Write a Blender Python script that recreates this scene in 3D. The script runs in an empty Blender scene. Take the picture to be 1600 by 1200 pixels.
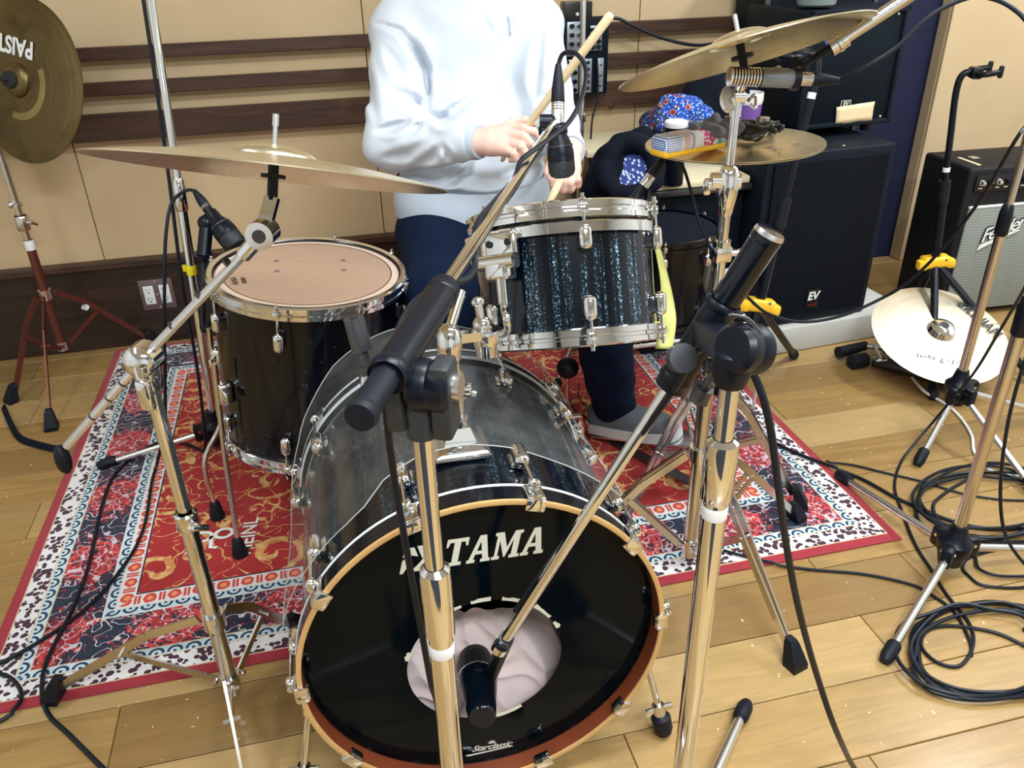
import bpy, bmesh, math, random
import numpy as np
from mathutils import Matrix, Vector

random.seed(7); np.random.seed(7)
scene = bpy.context.scene
COL = scene.collection
R_ = math.radians

# ------------------------------------------------------------------ camera
CAM_H = 1.27
PITCH, ROLL, YAW, FPX = R_(28.8815), R_(-1.4607), R_(12.886), 1278.28
_f = Vector((math.sin(YAW)*math.cos(PITCH), math.cos(YAW)*math.cos(PITCH), -math.sin(PITCH)))
_r0 = Vector((math.cos(YAW), -math.sin(YAW), 0)); _u0 = _r0.cross(_f)
CR = math.cos(ROLL)*_r0 + math.sin(ROLL)*_u0
CU = -math.sin(ROLL)*_r0 + math.cos(ROLL)*_u0
CW = _f
CC = Vector((0, 0, CAM_H))
cam_data = bpy.data.cameras.new('camera'); cam = bpy.data.objects.new('camera', cam_data); COL.objects.link(cam)
cam_data.sensor_width = 36; cam_data.lens = FPX/1600*36; cam_data.clip_start = 0.02
m3 = Matrix((CR, CU, -CW)).transposed()
cam.matrix_world = Matrix.Translation(CC) @ m3.to_4x4()
scene.camera = cam
scene.cycles.max_bounces = 7; scene.cycles.diffuse_bounces = 3; scene.cycles.glossy_bounces = 4; scene.cycles.transparent_max_bounces = 12

# measured points of the place: a photo pixel plus a distance, a depth plane or a height
def ray(x, y): return CW + CR*((x-800)/FPX) - CU*((y-600)/FPX)
def AD(x, y, d): return CC + ray(x, y)*d
def AY(x, y, Y): d = ray(x, y); return CC + d*(Y/d.y)
def AZ(x, y, z=0.0): d = ray(x, y); return CC + d*((z-CAM_H)/d.z)

# ------------------------------------------------------------------ world and light
scene.view_settings.view_transform = 'Standard'; scene.view_settings.look = 'None'
scene.view_settings.gamma = 1.0; scene.view_settings.use_curve_mapping = False
scene.view_settings.exposure = 0.12
w = bpy.data.worlds.new('world'); scene.world = w; w.use_nodes = True
w.node_tree.nodes['Background'].inputs['Color'].default_value = (0.85, 0.92, 1.0, 1)
w.node_tree.nodes['Background'].inputs['Strength'].default_value = 0.03
CEIL = 2.55
LAMPS = [(0.85, 0.75, 1.25, 0.30, 48), (-1.15, 0.95, 0.30, 1.25, 20), (0.5, -0.75, 1.25, 0.30, 76), (2.65, 1.55, 0.30, 1.25, 52)]
for i, (x, y, sx, sy, e) in enumerate(LAMPS):
    ld = bpy.data.lights.new('ceiling_lamp_light', 'AREA'); ld.shape = 'RECTANGLE'; ld.size = sx; ld.size_y = sy
    ld.energy = e; ld.color = (0.87, 0.945, 1.0)
    lo = bpy.data.objects.new('ceiling_lamp_light', ld); COL.objects.link(lo); lo.location = (x, y, CEIL-0.075)

# ------------------------------------------------------------------ object helpers
WM = {}
def setp(o, label=None, cat=None, group=None, kind=None):
    if label: o['label'] = label
    if cat: o['category'] = cat
    if group: o['group'] = group
    if kind: o['kind'] = kind
    return o
def as_m(fr):
    if fr is None: return Matrix.Identity(4)
    if isinstance(fr, Matrix): return fr
    return Matrix.Translation(Vector(fr))
def thing(name, label, cat, fr=None, group=None):
    o = bpy.data.objects.new(name, None); COL.objects.link(o); o.empty_display_size = 0.05
    WM[o] = as_m(fr); o.matrix_basis = WM[o].copy()
    return setp(o, label, cat, group)
def link(name, me, parent=None, fr=None):
    o = bpy.data.objects.new(name, me); COL.objects.link(o)
    if fr is None: fr = WM[parent] if parent is not None else Matrix.Identity(4)
    WM[o] = fr
    if parent is not None:
        o.parent = parent; o.matrix_basis = WM[parent].inverted() @ fr
    else: o.matrix_basis = fr.copy()
    return o
def frame(o, z, x=(1, 0, 0)):
    z = Vector(z).normalized(); x = Vector(x); x = x - z*x.dot(z)
    if x.length < 1e-5: x = Vector((0, 1, 0)) - z*z.y
    x.normalize(); y = z.cross(x)
    return Matrix.Translation(Vector(o)) @ Matrix((x, y, z)).transposed().to_4x4()
def rotz(o, a): return Matrix.Translation(Vector(o)) @ Matrix.Rotation(a, 4, 'Z')

_boxes = {}
def bevel_box(sx, sy, sz, b, seg=2):
    k = (round(sx, 5), round(sy, 5), round(sz, 5), b, seg)
    if k not in _boxes:
        bm = bmesh.new(); bmesh.ops.create_cube(bm, size=1)
        for v in bm.verts: v.co = Vector((v.co.x*sx, v.co.y*sy, v.co.z*sz))
        if b > 0: bmesh.ops.bevel(bm, geom=bm.edges[:], offset=min(b, .49*min(sx, sy, sz)), segments=seg, profile=0.5, affect='EDGES')
        bm.verts.index_update()
        _boxes[k] = ([v.co.copy() for v in bm.verts], [[v.index for v in f.verts] for f in bm.faces]); bm.free()
    return _boxes[k]

class MB:
    def __init__(s): s.v = []; s.f = []
    def add(s, vs, fs, M=None):
        n = len(s.v)
        s.v += [M @ Vector(v) for v in vs] if M is not None else [Vector(v) for v in vs]
        s.f += [[i+n for i in f] for f in fs]; return s
    def box(s, c, size, M=None, b=0.0, seg=2):
        vs, fs = bevel_box(*size, b, seg); c = Vector(c)
        return s.add([v+c for v in vs], fs, M)
    def bar(s, a, b, w, t, up=(0, 0, 1), bev=0.0):     # flat bar from a to b: w across, t thick along up
        a = Vector(a); b = Vector(b); d = b-a; L = d.length
        fr = frame((a+b)/2, d, Vector(up).cross(d) if Vector(up).cross(d).length > 1e-6 else (1, 0, 0))
        return s.box((0, 0, 0), (w, t, L), fr, bev)
    def tube(s, pts, r, seg=12, closed=False, cap=True, flat=1.0):
        pts = [Vector(p) for p in pts]; n = len(pts)
        rs = r if isinstance(r, (list, tuple)) else [r]*n
        T = []
        for i in range(n):
            if closed: d = pts[(i+1) % n]-pts[i-1]
            else: d = pts[min(i+1, n-1)]-pts[max(i-1, 0)]
            if d.length < 1e-9: d = Vector((0, 0, 1))
            T.append(d.normalized())
        x = T[0].orthogonal().normalized(); rings = []
        for i in range(n):
            x = x - T[i]*x.dot(T[i]); x.normalize(); y = T[i].cross(x); ring = []
            for k in range(seg):
                a = 2*math.pi*k/seg
                ring.append(pts[i] + x*(math.cos(a)*rs[i]) + y*(math.sin(a)*rs[i]*flat))
            rings.append(ring)
        vs = [p for ring in rings for p in ring]; fs = []
        for i in range(n if closed else n-1):
            j = (i+1) % n
            for k in range(seg):
                k2 = (k+1) % seg; fs.append([i*seg+k, i*seg+k2, j*seg+k2, j*seg+k])
        if cap and not closed:
            fs.append(list(range(seg))[::-1]); fs.append([(n-1)*seg+k for k in range(seg)])
        return s.add(vs, fs)
    def cyl(s, a, b, r, seg=16, r2=None):
        return s.tube([a, b], [r, r if r2 is None else r2], seg)
    def lathe(s, prof, M=None, seg=32, close=False, a0=0.0, a1=None):   # prof: (r, z) from bottom to top
        full = a1 is None; n = seg if full else seg+1; vs = []; fs = []; ids = []
        for (r, z) in prof:
            if r < 1e-6: ids.append([len(vs)]*n); vs.append((0, 0, z))
            else:
                row = []
                for k in range(n):
                    a = a0 + (2*math.pi*k/seg if full else (a1-a0)*k/seg)
                    row.append(len(vs)); vs.append((r*math.cos(a), r*math.sin(a), z))
                ids.append(row)
        m = len(prof)
        for i in range(m if close else m-1):
            A = ids[i]; B = ids[(i+1) % m]
            for k in range(n if full else n-1):
                k2 = (k+1) % n; q = [A[k], A[k2], B[k2], B[k]]; u = []
                for t in q:
                    if t not in u: u.append(t)
                if len(u) >= 3: fs.append(u)
        return s.add(vs, fs, M)
    def ball(s, c, r, seg=14, M=None, sc=(1, 1, 1)):
        prof = [(math.sin(math.pi*i/8)*r, -math.cos(math.pi*i/8)*r) for i in range(9)]
        prof[0] = (0, -r); prof[-1] = (0, r)
        X = Matrix.Translation(Vector(c)) @ Matrix.Diagonal((*sc, 1))
        return s.lathe(prof, (M @ X) if M is not None else X, seg)
    def prism(s, poly, z0, z1, M=None):
        n = len(poly); vs = [(x, y, z0) for x, y in poly]+[(x, y, z1) for x, y in poly]
        fs = [list(range(n))[::-1], [n+i for i in range(n)]]+[[i, (i+1) % n, n+(i+1) % n, n+i] for i in range(n)]
        return s.add(vs, fs, M)
    def grid(s, fn, nu, nv, M=None, thick=None):
        vs = [fn(i/nu, j/nv) for j in range(nv+1) for i in range(nu+1)]
        fs = [[j*(nu+1)+i, j*(nu+1)+i+1, (j+1)*(nu+1)+i+1, (j+1)*(nu+1)+i] for j in range(nv) for i in range(nu)]
        return s.add(vs, fs, M)
    def mesh(s, name, mat, inv=None, smooth=38):
        me = bpy.data.meshes.new(name)
        vs = [inv @ v for v in s.v] if inv is not None else s.v
        me.from_pydata([tuple(v) for v in vs], [], s.f); me.update()
        if mat is not None: me.materials.append(mat)
        if smooth:
            me.polygons.foreach_set('use_smooth', [True]*len(me.polygons)); me.set_sharp_from_angle(angle=R_(smooth))
        return me
    def build(s, name, mat, parent=None, fr=None, local=False, smooth=38):
        # vertices are world coordinates unless local; fr is the object's own frame
        F = as_m(fr) if fr is not None else (WM[parent] if parent is not None else Matrix.Identity(4))
        me = s.mesh(name, mat, None if local else F.inverted(), smooth)
        return link(name, me, parent, F)

def spline(pts, n=8):
    P = [Vector(p) for p in pts]; out = []
    for i in range(len(P)-1):
        p0 = P[max(i-1, 0)]; p1 = P[i]; p2 = P[i+1]; p3 = P[min(i+2, len(P)-1)]
        for k in range(n):
            t = k/n
            out.append(0.5*((2*p1)+(p2-p0)*t+(2*p0-5*p1+4*p2-p3)*t*t+(3*p1-p0-3*p2+p3)*t**3))
    out.append(P[-1]); return out
def copy_tree(o, fr, label=None):
    old = WM[o]; 
    def rec(a, par):
        c = a.copy(); COL.objects.link(c)
        if par is not None: c.parent = par; WM[c] = WM[par] @ c.matrix_basis
        for ch in [k for k in list(bpy.data.objects) if k.parent == a and k is not c]: rec(ch, c)
        return c
    c = o.copy(); COL.objects.link(c); WM[c] = as_m(fr); c.matrix_basis = WM[c].copy()
    if label: c['label'] = label
    for ch in [k for k in list(bpy.data.objects) if k.parent == o]: rec(ch, c)
    return c
def text_polys(txt, size=1.0, shear=0.0, bold=0.0, extrude=0.0, spacing=1.0, align='CENTER'):
    cu = bpy.data.curves.new('lettering', 'FONT'); cu.body = txt; cu.size = size; cu.shear = shear; cu.offset = bold
    cu.extrude = extrude; cu.space_character = spacing; cu.align_x = align; cu.align_y = 'CENTER'; cu.resolution_u = 4
    o = bpy.data.objects.new('lettering', cu); COL.objects.link(o)
    dg = bpy.context.evaluated_depsgraph_get(); ev = o.evaluated_get(dg); me = ev.to_mesh()
    vs = [v.co.copy() for v in me.vertices]; fs = [list(p.vertices) for p in me.polygons]
    ev.to_mesh_clear(); bpy.data.objects.remove(o); bpy.data.curves.remove(cu)
    return vs, fs
def lettering(name, txt, M, mat, parent, size, shear=0, bold=0, spacing=1.0, sx=1.0, off=0.0006, bend=None):
    vs, fs = text_polys(txt, size, shear, bold, 0, spacing)
    vs = [Vector((v.x*sx, v.y, off)) for v in vs]
    if bend: vs = [bend(v) for v in vs]
    return MB().add(vs, fs, M).build(name, mat, parent, smooth=0)

# ------------------------------------------------------------------ material helpers
class S:          # a socket with arithmetic
    def __init__(s, nt, sock): s.nt = nt; s.k = sock
    def m(s, op, *a):
        n = s.nt.nodes.new('ShaderNodeMath'); n.operation = op; s.nt.links.new(s.k, n.inputs[0])
        for i, x in enumerate(a):
            if isinstance(x, S): s.nt.links.new(x.k, n.inputs[i+1])
            else: n.inputs[i+1].default_value = x
        return S(s.nt, n.outputs[0])
    def __add__(s, o): return s.m('ADD', o)
    def __sub__(s, o): return s.m('SUBTRACT', o)
    def __mul__(s, o): return s.m('MULTIPLY', o)
    def __truediv__(s, o): return s.m('DIVIDE', o)
    def __rsub__(s, o): return (s*-1.0)+o
    __radd__ = __add__; __rmul__ = __mul__
    def lt(s, o): return s.m('LESS_THAN', o)
    def gt(s, o): return s.m('GREATER_THAN', o)
    def abs(s): return s.m('ABSOLUTE')
    def fr(s): return s.m('FRACT')
    def fl(s): return s.m('FLOOR')
    def min(s, o): return s.m('MINIMUM', o)
    def max(s, o): return s.m('MAXIMUM', o)
    def sin(s): return s.m('SINE')
    def sqrt(s): return s.m('SQRT')
    def clamp(s): return s.max(0.0).min(1.0)
    def band(s, a, b): return s.gt(a)*s.lt(b)
    def smooth(s, a, b): return ((s-a)/(b-a)).clamp()
class NT:
    def __init__(s, name):
        s.mat = bpy.data.materials.new(name); s.mat.use_nodes = True; s.nt = s.mat.node_tree
        s.b = s.nt.nodes['Principled BSDF']; s.out = s.nt.nodes['Material Output']
    def node(s, t, **kw):
        n = s.nt.nodes.new(t)
        for k, v in kw.items(): setattr(n, k, v)
        return n
    def coords(s, kind='Object'):
        t = s.node('ShaderNodeTexCoord'); x = s.node('ShaderNodeSeparateXYZ'); s.nt.links.new(t.outputs[kind], x.inputs[0])
        s.vec = t.outputs[kind]
        return [S(s.nt, x.outputs[i]) for i in range(3)]
    def comb(s, x, y, z=0.0):
        n = s.node('ShaderNodeCombineXYZ')
        for i, q in enumerate((x, y, z)):
            if isinstance(q, S): s.nt.links.new(q.k, n.inputs[i])
            else: n.inputs[i].default_value = q
        return n.outputs[0]
    def noise(s, vec, scale, detail=3, rough=.55, dist=0.0):
        n = s.node('ShaderNodeTexNoise'); s.nt.links.new(vec, n.inputs['Vector']); n.inputs['Scale'].default_value = scale
        n.inputs['Detail'].default_value = detail; n.inputs['Roughness'].default_value = rough; n.inputs['Distortion'].default_value = dist
        return S(s.nt, n.outputs['Fac'])
    def voro(s, vec, scale, feature='F1', out='Distance', rnd=1.0):
        n = s.node('ShaderNodeTexVoronoi'); n.feature = feature; s.nt.links.new(vec, n.inputs['Vector']); n.inputs['Scale'].default_value = scale
        n.inputs['Randomness'].default_value = rnd
        return S(s.nt, n.outputs[out])
    def objrand(s):
        n = s.node('ShaderNodeObjectInfo'); return S(s.nt, n.outputs['Random'])
    def col(s, c):
        n = s.node('ShaderNodeRGB'); n.outputs[0].default_value = (*c, 1); return n.outputs[0]
    def mix(s, f, a, b, mode='MIX'):
        n = s.node('ShaderNodeMix'); n.data_type = 'RGBA'; n.blend_type = mode
        if isinstance(f, S): s.nt.links.new(f.k, n.inputs[0])
        else: n.inputs[0].default_value = f
        for i, c in ((6, a), (7, b)):
            if isinstance(c, tuple): n.inputs[i].default_value = (*c, 1)
            else: s.nt.links.new(c, n.inputs[i])
        return n.outputs[2]
    def set(s, key, v):
        if isinstance(v, S): s.nt.links.new(v.k, s.b.inputs[key])
        elif isinstance(v, bpy.types.NodeSocket): s.nt.links.new(v, s.b.inputs[key])
        elif isinstance(v, tuple): s.b.inputs[key].default_value = (*v, 1) if len(v) == 3 and s.b.inputs[key].type == 'RGBA' else v
        else: s.b.inputs[key].default_value = v
        return s
    def bump(s, h, strength=.3, dist=.002):
        n = s.node('ShaderNodeBump'); n.inputs['Strength'].default_value = strength; n.inputs['Distance'].default_value = dist
        s.nt.links.new(h.k, n.inputs['Height']); s.nt.links.new(n.outputs[0], s.b.inputs['Normal'])
MAT = {}
def plain(name, c, rough=.5, metal=0.0, bump=None, **kw):
    t = NT(name); t.set('Base Color', c).set('Roughness', rough).set('Metallic', metal)
    for k, v in kw.items(): t.set(k, v)
    if bump:
        x, y, z = t.coords('Object'); t.bump(t.noise(t.vec, bump[0], 4), bump[1], bump[2])
    MAT[name] = t.mat; return t.mat
def srgb(r, g, b): return tuple(((v/255)/12.92 if v/255 <= .04045 else ((v/255+.055)/1.055)**2.4) for v in (r, g, b))

plain('chrome', (.80, .81, .82), .07, 1.0)
plain('worn_chrome', (.66, .62, .57), .20, 1.0, bump=(60, .05, .001))
plain('satin_metal', (.78, .79, .81), .26, 1.0)
plain('rust_metal', srgb(120, 70, 58), .38, .75, bump=(80, .15, .001))
plain('steel_dark', (.10, .10, .11), .35, .8)
plain('black_plastic', (.002, .004, .009), .36, **{'Specular IOR Level': .30})
plain('black_gloss', (.002, .004, .008), .12, **{'Specular IOR Level': .4})
plain('black_rubber', (.003, .005, .010), .55, bump=(200, .1, .001), **{'Specular IOR Level': .3})
plain('black_fabric', (.003, .005, .012), .9, bump=(400, .3, .001), **{'Specular IOR Level': .2})
plain('cable_black', (.002, .005, .011), .42, **{'Specular IOR Level': .35})
plain('cable_white', (.80, .80, .78), .5)
plain('white_plastic', (.80, .80, .78), .4)
plain('white_print', (.82, .83, .80), .5)
plain('cream_print', srgb(222, 222, 205), .5)
plain('black_print', (.01, .01, .012), .5)
plain('red_print', srgb(190, 40, 40), .5)
plain('grey_print', (.12, .11, .11), .6)
plain('yellow_tape', srgb(240, 220, 30), .5)
plain('yellow_plastic', srgb(245, 190, 40), .4)
plain('white_tape', (.82, .82, .80), .6)
plain('beige_tape', srgb(236, 208, 165), .6)
plain('lamp_housing', (.8, .8, .8), .4)
plain('ceiling_white', (.72, .72, .70), .9)
plain('navy', srgb(10, 16, 52), .8, bump=(30, .1, .004))
plain('felt', (.02, .02, .02), .95)
# ------------------------------------------------------------------ surface materials
def wood_dark(name, a, b, rough=.35, along=0):
    t = NT(name); x, y, z = t.coords('Object'); r = t.objrand()
    v = t.comb(x*1.2+r*30.0, y*14.0, z*14.0) if along == 0 else t.comb(x*14.0, y*14.0, z*1.2+r*30)
    n = t.noise(v, 3.0, 5, .6, .8); n2 = t.noise(t.vec, 9.0, 4)
    c = t.mix(n.smooth(.3, .75), a, b); c = t.mix(n2.smooth(.62, .75)*.35, c, srgb(96, 66, 44))
    chip = t.noise(t.comb(x*2.0, y*8.0, z*24.0), 6.0, 5).gt(.76)
    c = t.mix(chip*.8, c, srgb(185, 165, 140))
    t.set('Base Color', c).set('Roughness', rough+n*.2); t.bump(n, .25, .002); MAT[name] = t.mat
wood_dark('rail_wood', srgb(48, 31, 24), srgb(86, 56, 39))
wood_dark('plinth_wood', srgb(30, 21, 17), srgb(58, 40, 28), .30)

t = NT('wall_board'); x, y, z = t.coords('Object'); r = t.objrand()
n = t.noise(t.vec, 2.2, 4); n2 = t.noise(t.vec, 60, 3); n3 = t.noise(t.comb(x*1.0, y, z*1.0), 5.0, 5, .65)
c = t.mix(n.smooth(.3, .7), srgb(200, 172, 130), srgb(210, 184, 144)); c = t.mix(n3.smooth(.62, .8)*.4, c, srgb(178, 148, 106))
t.set('Base Color', c).set('Roughness', .62); t.bump(n2, .06, .001); MAT['wall_board'] = t.mat

t = NT('floor_plank'); x, y, z = t.coords('Object'); r = t.objrand()
g = t.noise(t.comb(x*1.4+r*40, y*16+r*9, 0), 2.6, 5, .6, 1.0); g2 = t.noise(t.comb(x*4+r*20, y*60, 0), 3.0, 3)
blot = t.noise(t.comb(x+r*17, y+r*5, 0), 4.0, 5, .65)
c = t.mix(g.smooth(.25, .75), srgb(136, 104, 56), srgb(174, 138, 82))
c = t.mix(r.smooth(.45, 1.0)*.7, c, srgb(196, 166, 114)); c = t.mix((r*7.3).fr().smooth(.55, 1.0)*.65, c, srgb(116, 86, 46))
c = t.mix(blot.smooth(.50, .72)*.5, c, srgb(136, 114, 74)); c = t.mix(g2.smooth(.55, .8)*.25, c, srgb(130, 88, 46))
sp = t.noise(t.comb(x+r*3, y, 0), 62, 2).gt(.715)*t.noise(t.comb(x+r*8, y, 0), 3.0, 2).gt(.46)
c = t.mix(sp*.75, c, srgb(228, 212, 184))
edge = t.noise(t.comb(x*3+r*7, y*3, 0), 26, 4).gt(.70)*y.abs().gt(.064)
c = t.mix(edge*.6, c, srgb(222, 200, 160))
t.set('Base Color', c).set('Roughness', .30+blot*.22).set('Coat Weight', .25).set('Coat Roughness', .18)
t.bump(g*.5+g2*.3, .12, .001); MAT['floor_plank'] = t.mat
plain('floor_gap', srgb(45, 30, 18), .8)

# rug: measured distance from the edge picks the border bands
RX0, RX1, RY0, RY1 = -.783, 1.217, 1.255, 2.868
RW, RD = (RX1-RX0)/2, (RY1-RY0)/2
t = NT('rug_pile'); x, y, z = t.coords('Object')
wob = t.noise(t.vec, 30, 2)-.5
dx = RW-x.abs(); dy = RD-y.abs(); d = dx.min(dy); horiz = dy.lt(dx)
s = x*horiz + y*(1.0-horiz)
fuzz = t.noise(t.vec, 420, 2)
RED, WHT, PUR, LBL, TEA, NAV, YEL, ORG = srgb(176, 26, 34), srgb(226, 222, 220), srgb(62, 24, 44), srgb(196, 214, 220), srgb(14, 50, 78), srgb(16, 30, 54), srgb(226, 186, 118), srgb(222, 92, 60)
BRD = srgb(158, 40, 52); PNK = srgb(216, 92, 88)
# purple blob band
vb = t.voro(t.comb(x+wob*.012, y+wob*.014, 0), 74, rnd=.9); vb2 = t.voro(t.vec, 190)
cp = t.mix((vb+(wob*.35)).lt(.50)*vb2.gt(.10), WHT, PUR)
# scallop band (two of them)
def scallop(d0, wid, flip):
    u = (s/.036).fr()-.5; v = ((d-d0)/wid)-.5
    if flip: v = v*-1.0
    v = v*.72+.18
    rr = (u*u+v*v).sqrt()
    ring = rr.band(.27, .44)*v.gt(-.06)
    dot = (u*u+(v+.02)*(v+.02)).sqrt().lt(.10)
    return t.mix((ring+dot).clamp(), LBL, TEA)
ca = scallop(.070, .024, False); cb = scallop(.208, .023, True)
# navy floral band
fw = t.noise(t.vec, 16, 3)
md = ((s/.26).fr()-.5)*.26; vv = d-.151
rad = (md*md+vv*vv*1.3).sqrt()
pet = t.noise(t.comb(x, y, 0), 46, 4, .62, 1.6); pet2 = t.noise(t.comb(x+3.0, y, 0), 85, 3, .6, 1.0)
redz = (pet+(.085-rad)*2.2).gt(.53)
cn = t.mix(redz, NAV, srgb(168, 30, 40)); cn = t.mix(redz*pet2.gt(.575), cn, srgb(232, 176, 172)); cn = t.mix(redz*pet2.lt(.38), cn, srgb(92, 18, 34))
ringm = (rad-.062).abs().lt(.004)+(rad-.05).abs().lt(.0022); cn = t.mix(ringm.clamp()*pet2.gt(.42), cn, srgb(206, 60, 58))
vine = (t.noise(t.comb(x, y+9.0, 0), 24, 1)-.5).abs().lt(.012); cn = t.mix(vine*.85, cn, srgb(214, 204, 214))
# flower band on white
u = ((s/.052).fr()-.5)*.052; v = d-.2495; rf = (u*u+v*v).sqrt(); fl = t.noise(t.vec, 90, 2)
cf = t.mix((rf+fl*.008).lt(.0185), WHT, srgb(212, 66, 56)); cf = t.mix((rf+fl*.006).lt(.010), cf, srgb(236, 150, 96))
u2 = (((s/.052)+.5).fr()-.5).abs()*.052; cf = t.mix((u2-(v*6.0).m('SINE')*.0-.004).abs().lt(.003)*v.abs().lt(.013), cf, srgb(206, 70, 60))
# centre scrolls
cc = t.mix(t.noise(t.vec, 8, 3).smooth(.3, .7)*.6, srgb(172, 24, 28), srgb(152, 18, 24))
def scroll(cxs, cys, per_x, per_y, ox, oy, R0, turns, hand):
    global scr
    cell = ((x+ox)/per_x).fl(); mir = ((cell*.5).fr()*4.0-1.0)*hand
    ux = (((x+ox)/per_x).fr()-.5)*per_x*mir; uy = (((y+oy)/per_y).fr()-.5)*per_y
    ux = ux+wob*.02-cxs; uy = uy+wob*.018-cys
    r = (ux*ux+uy*uy).sqrt(); a = uy.m('ARCTAN2', ux)/(2*math.pi)
    q = (r/R0*turns-a).fr()-.5
    wdt = (1.15-r/R0).clamp()*.12+.075
    return q.abs().lt(wdt)*r.lt(R0)*r.gt(R0*.10)
scr = scroll(0, 0.0, .26, .30, .05, .02, .085, 1.35, 1.0).max(scroll(.0, .0, .26, .30, .18, .17, .060, 1.3, -1.0))
scr = scr.max(scroll(0, 0, .13, .15, .03, .06, .026, 1.2, 1.0))
leaf = t.noise(t.comb(x+5.0, y, 0), 34, 3, .6, 1.4)
ln = ((t.noise(t.comb(x, y+2.0, 0), 9, 1)-.5).abs().lt(.007)*leaf.gt(.40)).max((t.noise(t.comb(x+8.0, y, 0), 15, 1)-.5).abs().lt(.009)*leaf.gt(.47))
scr = (scr*t.noise(t.vec, 26, 2).gt(.37)).max(ln)
cc = t.mix(scr, cc, t.mix(t.noise(t.vec, 50, 2).smooth(.4, .6), YEL, srgb(206, 130, 70)))
cc = t.mix(t.voro(t.comb(x, y, 0), 7.0).lt(.07)*.9, cc, srgb(40, 34, 88))
col = t.mix(d.gt(.024), t.mix(fuzz, BRD, srgb(150, 30, 44)), cp)
for d0, cl in ((.070, ca), (.094, cn), (.208, cb), (.231, cf), (.267, srgb(46, 26, 52)), (.271, cc)):
    col = t.mix(d.gt(d0), col, cl)
for dl in (.0245, .0695, .0935, .2075, .231):
    col = t.mix((d-dl).abs().lt(.0014), col, srgb(214, 184, 150) if dl < .1 else srgb(226, 214, 206))
col = t.mix(fuzz.smooth(.45, .8)*.30, col, t.mix(.5, col, (.02, .01, .012)))
t.set('Base Color', col).set('Roughness', .95).set('Sheen Weight', .2); t.bump(fuzz, .5, .002); MAT['rug_pile'] = t.mat

# ------------------------------------------------------------------ room shell
WY = 2.92; WX0, WX1, WYB = -2.1, 3.4, -2.6
def struct(name, mb, mat, fr=None, smooth=0):
    o = mb.build(name, MAT[mat], None, fr, smooth=smooth); return setp(o, kind='structure')
floor = struct('floor', MB().box(((WX0+WX1)/2, (WYB+WY)/2, -.035), (WX1-WX0, WY-WYB, .05)), 'floor_gap')
PITCHW = .1487; y0 = .771
rows = {}
k = -4
while y0+k*PITCHW < WY:
    ya = y0+k*PITCHW; yb = min(ya+PITCHW, WY)
    fixed = {0: [.40], 7: [-.815, 1.24], 6: [1.66], 5: [.55], 2: [-.5], 1: [.98]}.get(k, [])
    cuts = [WX0]; xx = WX0
    cand = sorted(fixed) if fixed else []
    while True:
        nxt = xx+random.uniform(1.0, 1.9)
        for c in cand:
            if xx+.35 < c < xx+1.9: nxt = c; break
        if nxt > WX1-.3: break
        cuts.append(nxt); xx = nxt
    cuts.append(WX1)
    for a, b in zip(cuts[:-1], cuts[1:]):
        if b < -1.6 or a > 2.9: continue
        cx, cy = (a+b)/2, (ya+yb)/2
        MB().box((0, 0, -.006), (b-a-.0016, yb-ya-.0022, .012+random.uniform(0, .0006)), None, .0012, 1).build('plank', MAT['floor_plank'], floor, (cx, cy, 0), local=True, smooth=0)
    k += 1
MB().box(((WX0+WX1)/2, (WYB+y0-4*PITCHW)/2, -.006), (WX1-WX0, y0-4*PITCHW-WYB, .012)).build('floor_boards', MAT['floor_plank'], floor, smooth=0)
plain('darkener_matte', srgb(34, 36, 42), .95, bump=(300, .5, .002))
struct('chrome_darkener', MB().box((-.45, (WYB-.10)/2, .003), (1.5, -.10-WYB, .006), None, .002), 'darkener_matte')  # unseen dark slab added behind the camera to streak the chrome reflections

wall = struct('wall_back', MB().box(((WX0+WX1)/2, WY+.10, CEIL/2), (WX1-WX0, .10, CEIL)), 'floor_gap')
seams = [WX0, AY(139, 318, WY).x, AY(583, 190, WY).x, AY(996, 100, WY).x, AY(1215, 30, WY).x+.30]
seams.insert(1, seams[1]-.82)
for a, b in zip(seams[:-1], seams[1:]):
    MB().box((0, 0, 0), (b-a-.003, .05, CEIL-.27), None, .0015, 1).build('panel', MAT['wall_board'], wall, ((a+b)/2, WY+.025, (CEIL+.27)/2), local=True, smooth=0)
NAVX0 = seams[-1]
cur = struct('wall_recess', MB().box(((NAVX0+WX1)/2, WY+.025, CEIL/2), (WX1-NAVX0, .05, CEIL)), 'navy')
# three rails and the plinth
def rail(n, ytop, ybot, xr):
    zt = AY(200, ytop, WY-.03).z; zb = AY(200, ybot, WY-.03).z
    MBX = MB().box((0, 0, 0), (xr-WX0, .026, zt-zb), None, .002, 1)
    o = MBX.build('trim_%d' % n, MAT['rail_wood'], None, ((WX0+xr)/2, WY-.022-.013, (zt+zb)/2), local=True, smooth=0); setp(o, kind='structure')
    sp = MB()
    for xx in np.arange(WX0+.3, xr-.1, .62): sp.box((xx, WY-.011, (zt+zb)/2), (.05, .022, (zt-zb)*.6))
    for q in np.arange(WX0+.3, xr-.1, .62):
        MB().ball((q, WY-.0365, (zt+zb)/2), .004, 8).build('screw', MAT['satin_metal'], o)
    sp.build('spacer', MAT['rail_wood'], o, smooth=0)
rail(1, 71, 92, NAVX0-.02); rail(2, 126, 147, NAVX0-.02); rail(3, 175, 217, NAVX0-.02)
zc = AY(200, 408, WY-.04).z
bb = struct('baseboard_back', MB().box(((WX0+NAVX0)/2, WY-.012, zc/2-.01), (NAVX0-WX0, .024, zc-.02), None, .002), 'plinth_wood')
MB().box(((WX0+NAVX0)/2, WY-.022, zc-.010), (NAVX0-WX0, .044, .022), None, .003).build('ledge', MAT['rail_wood'], bb, smooth=0)
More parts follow.
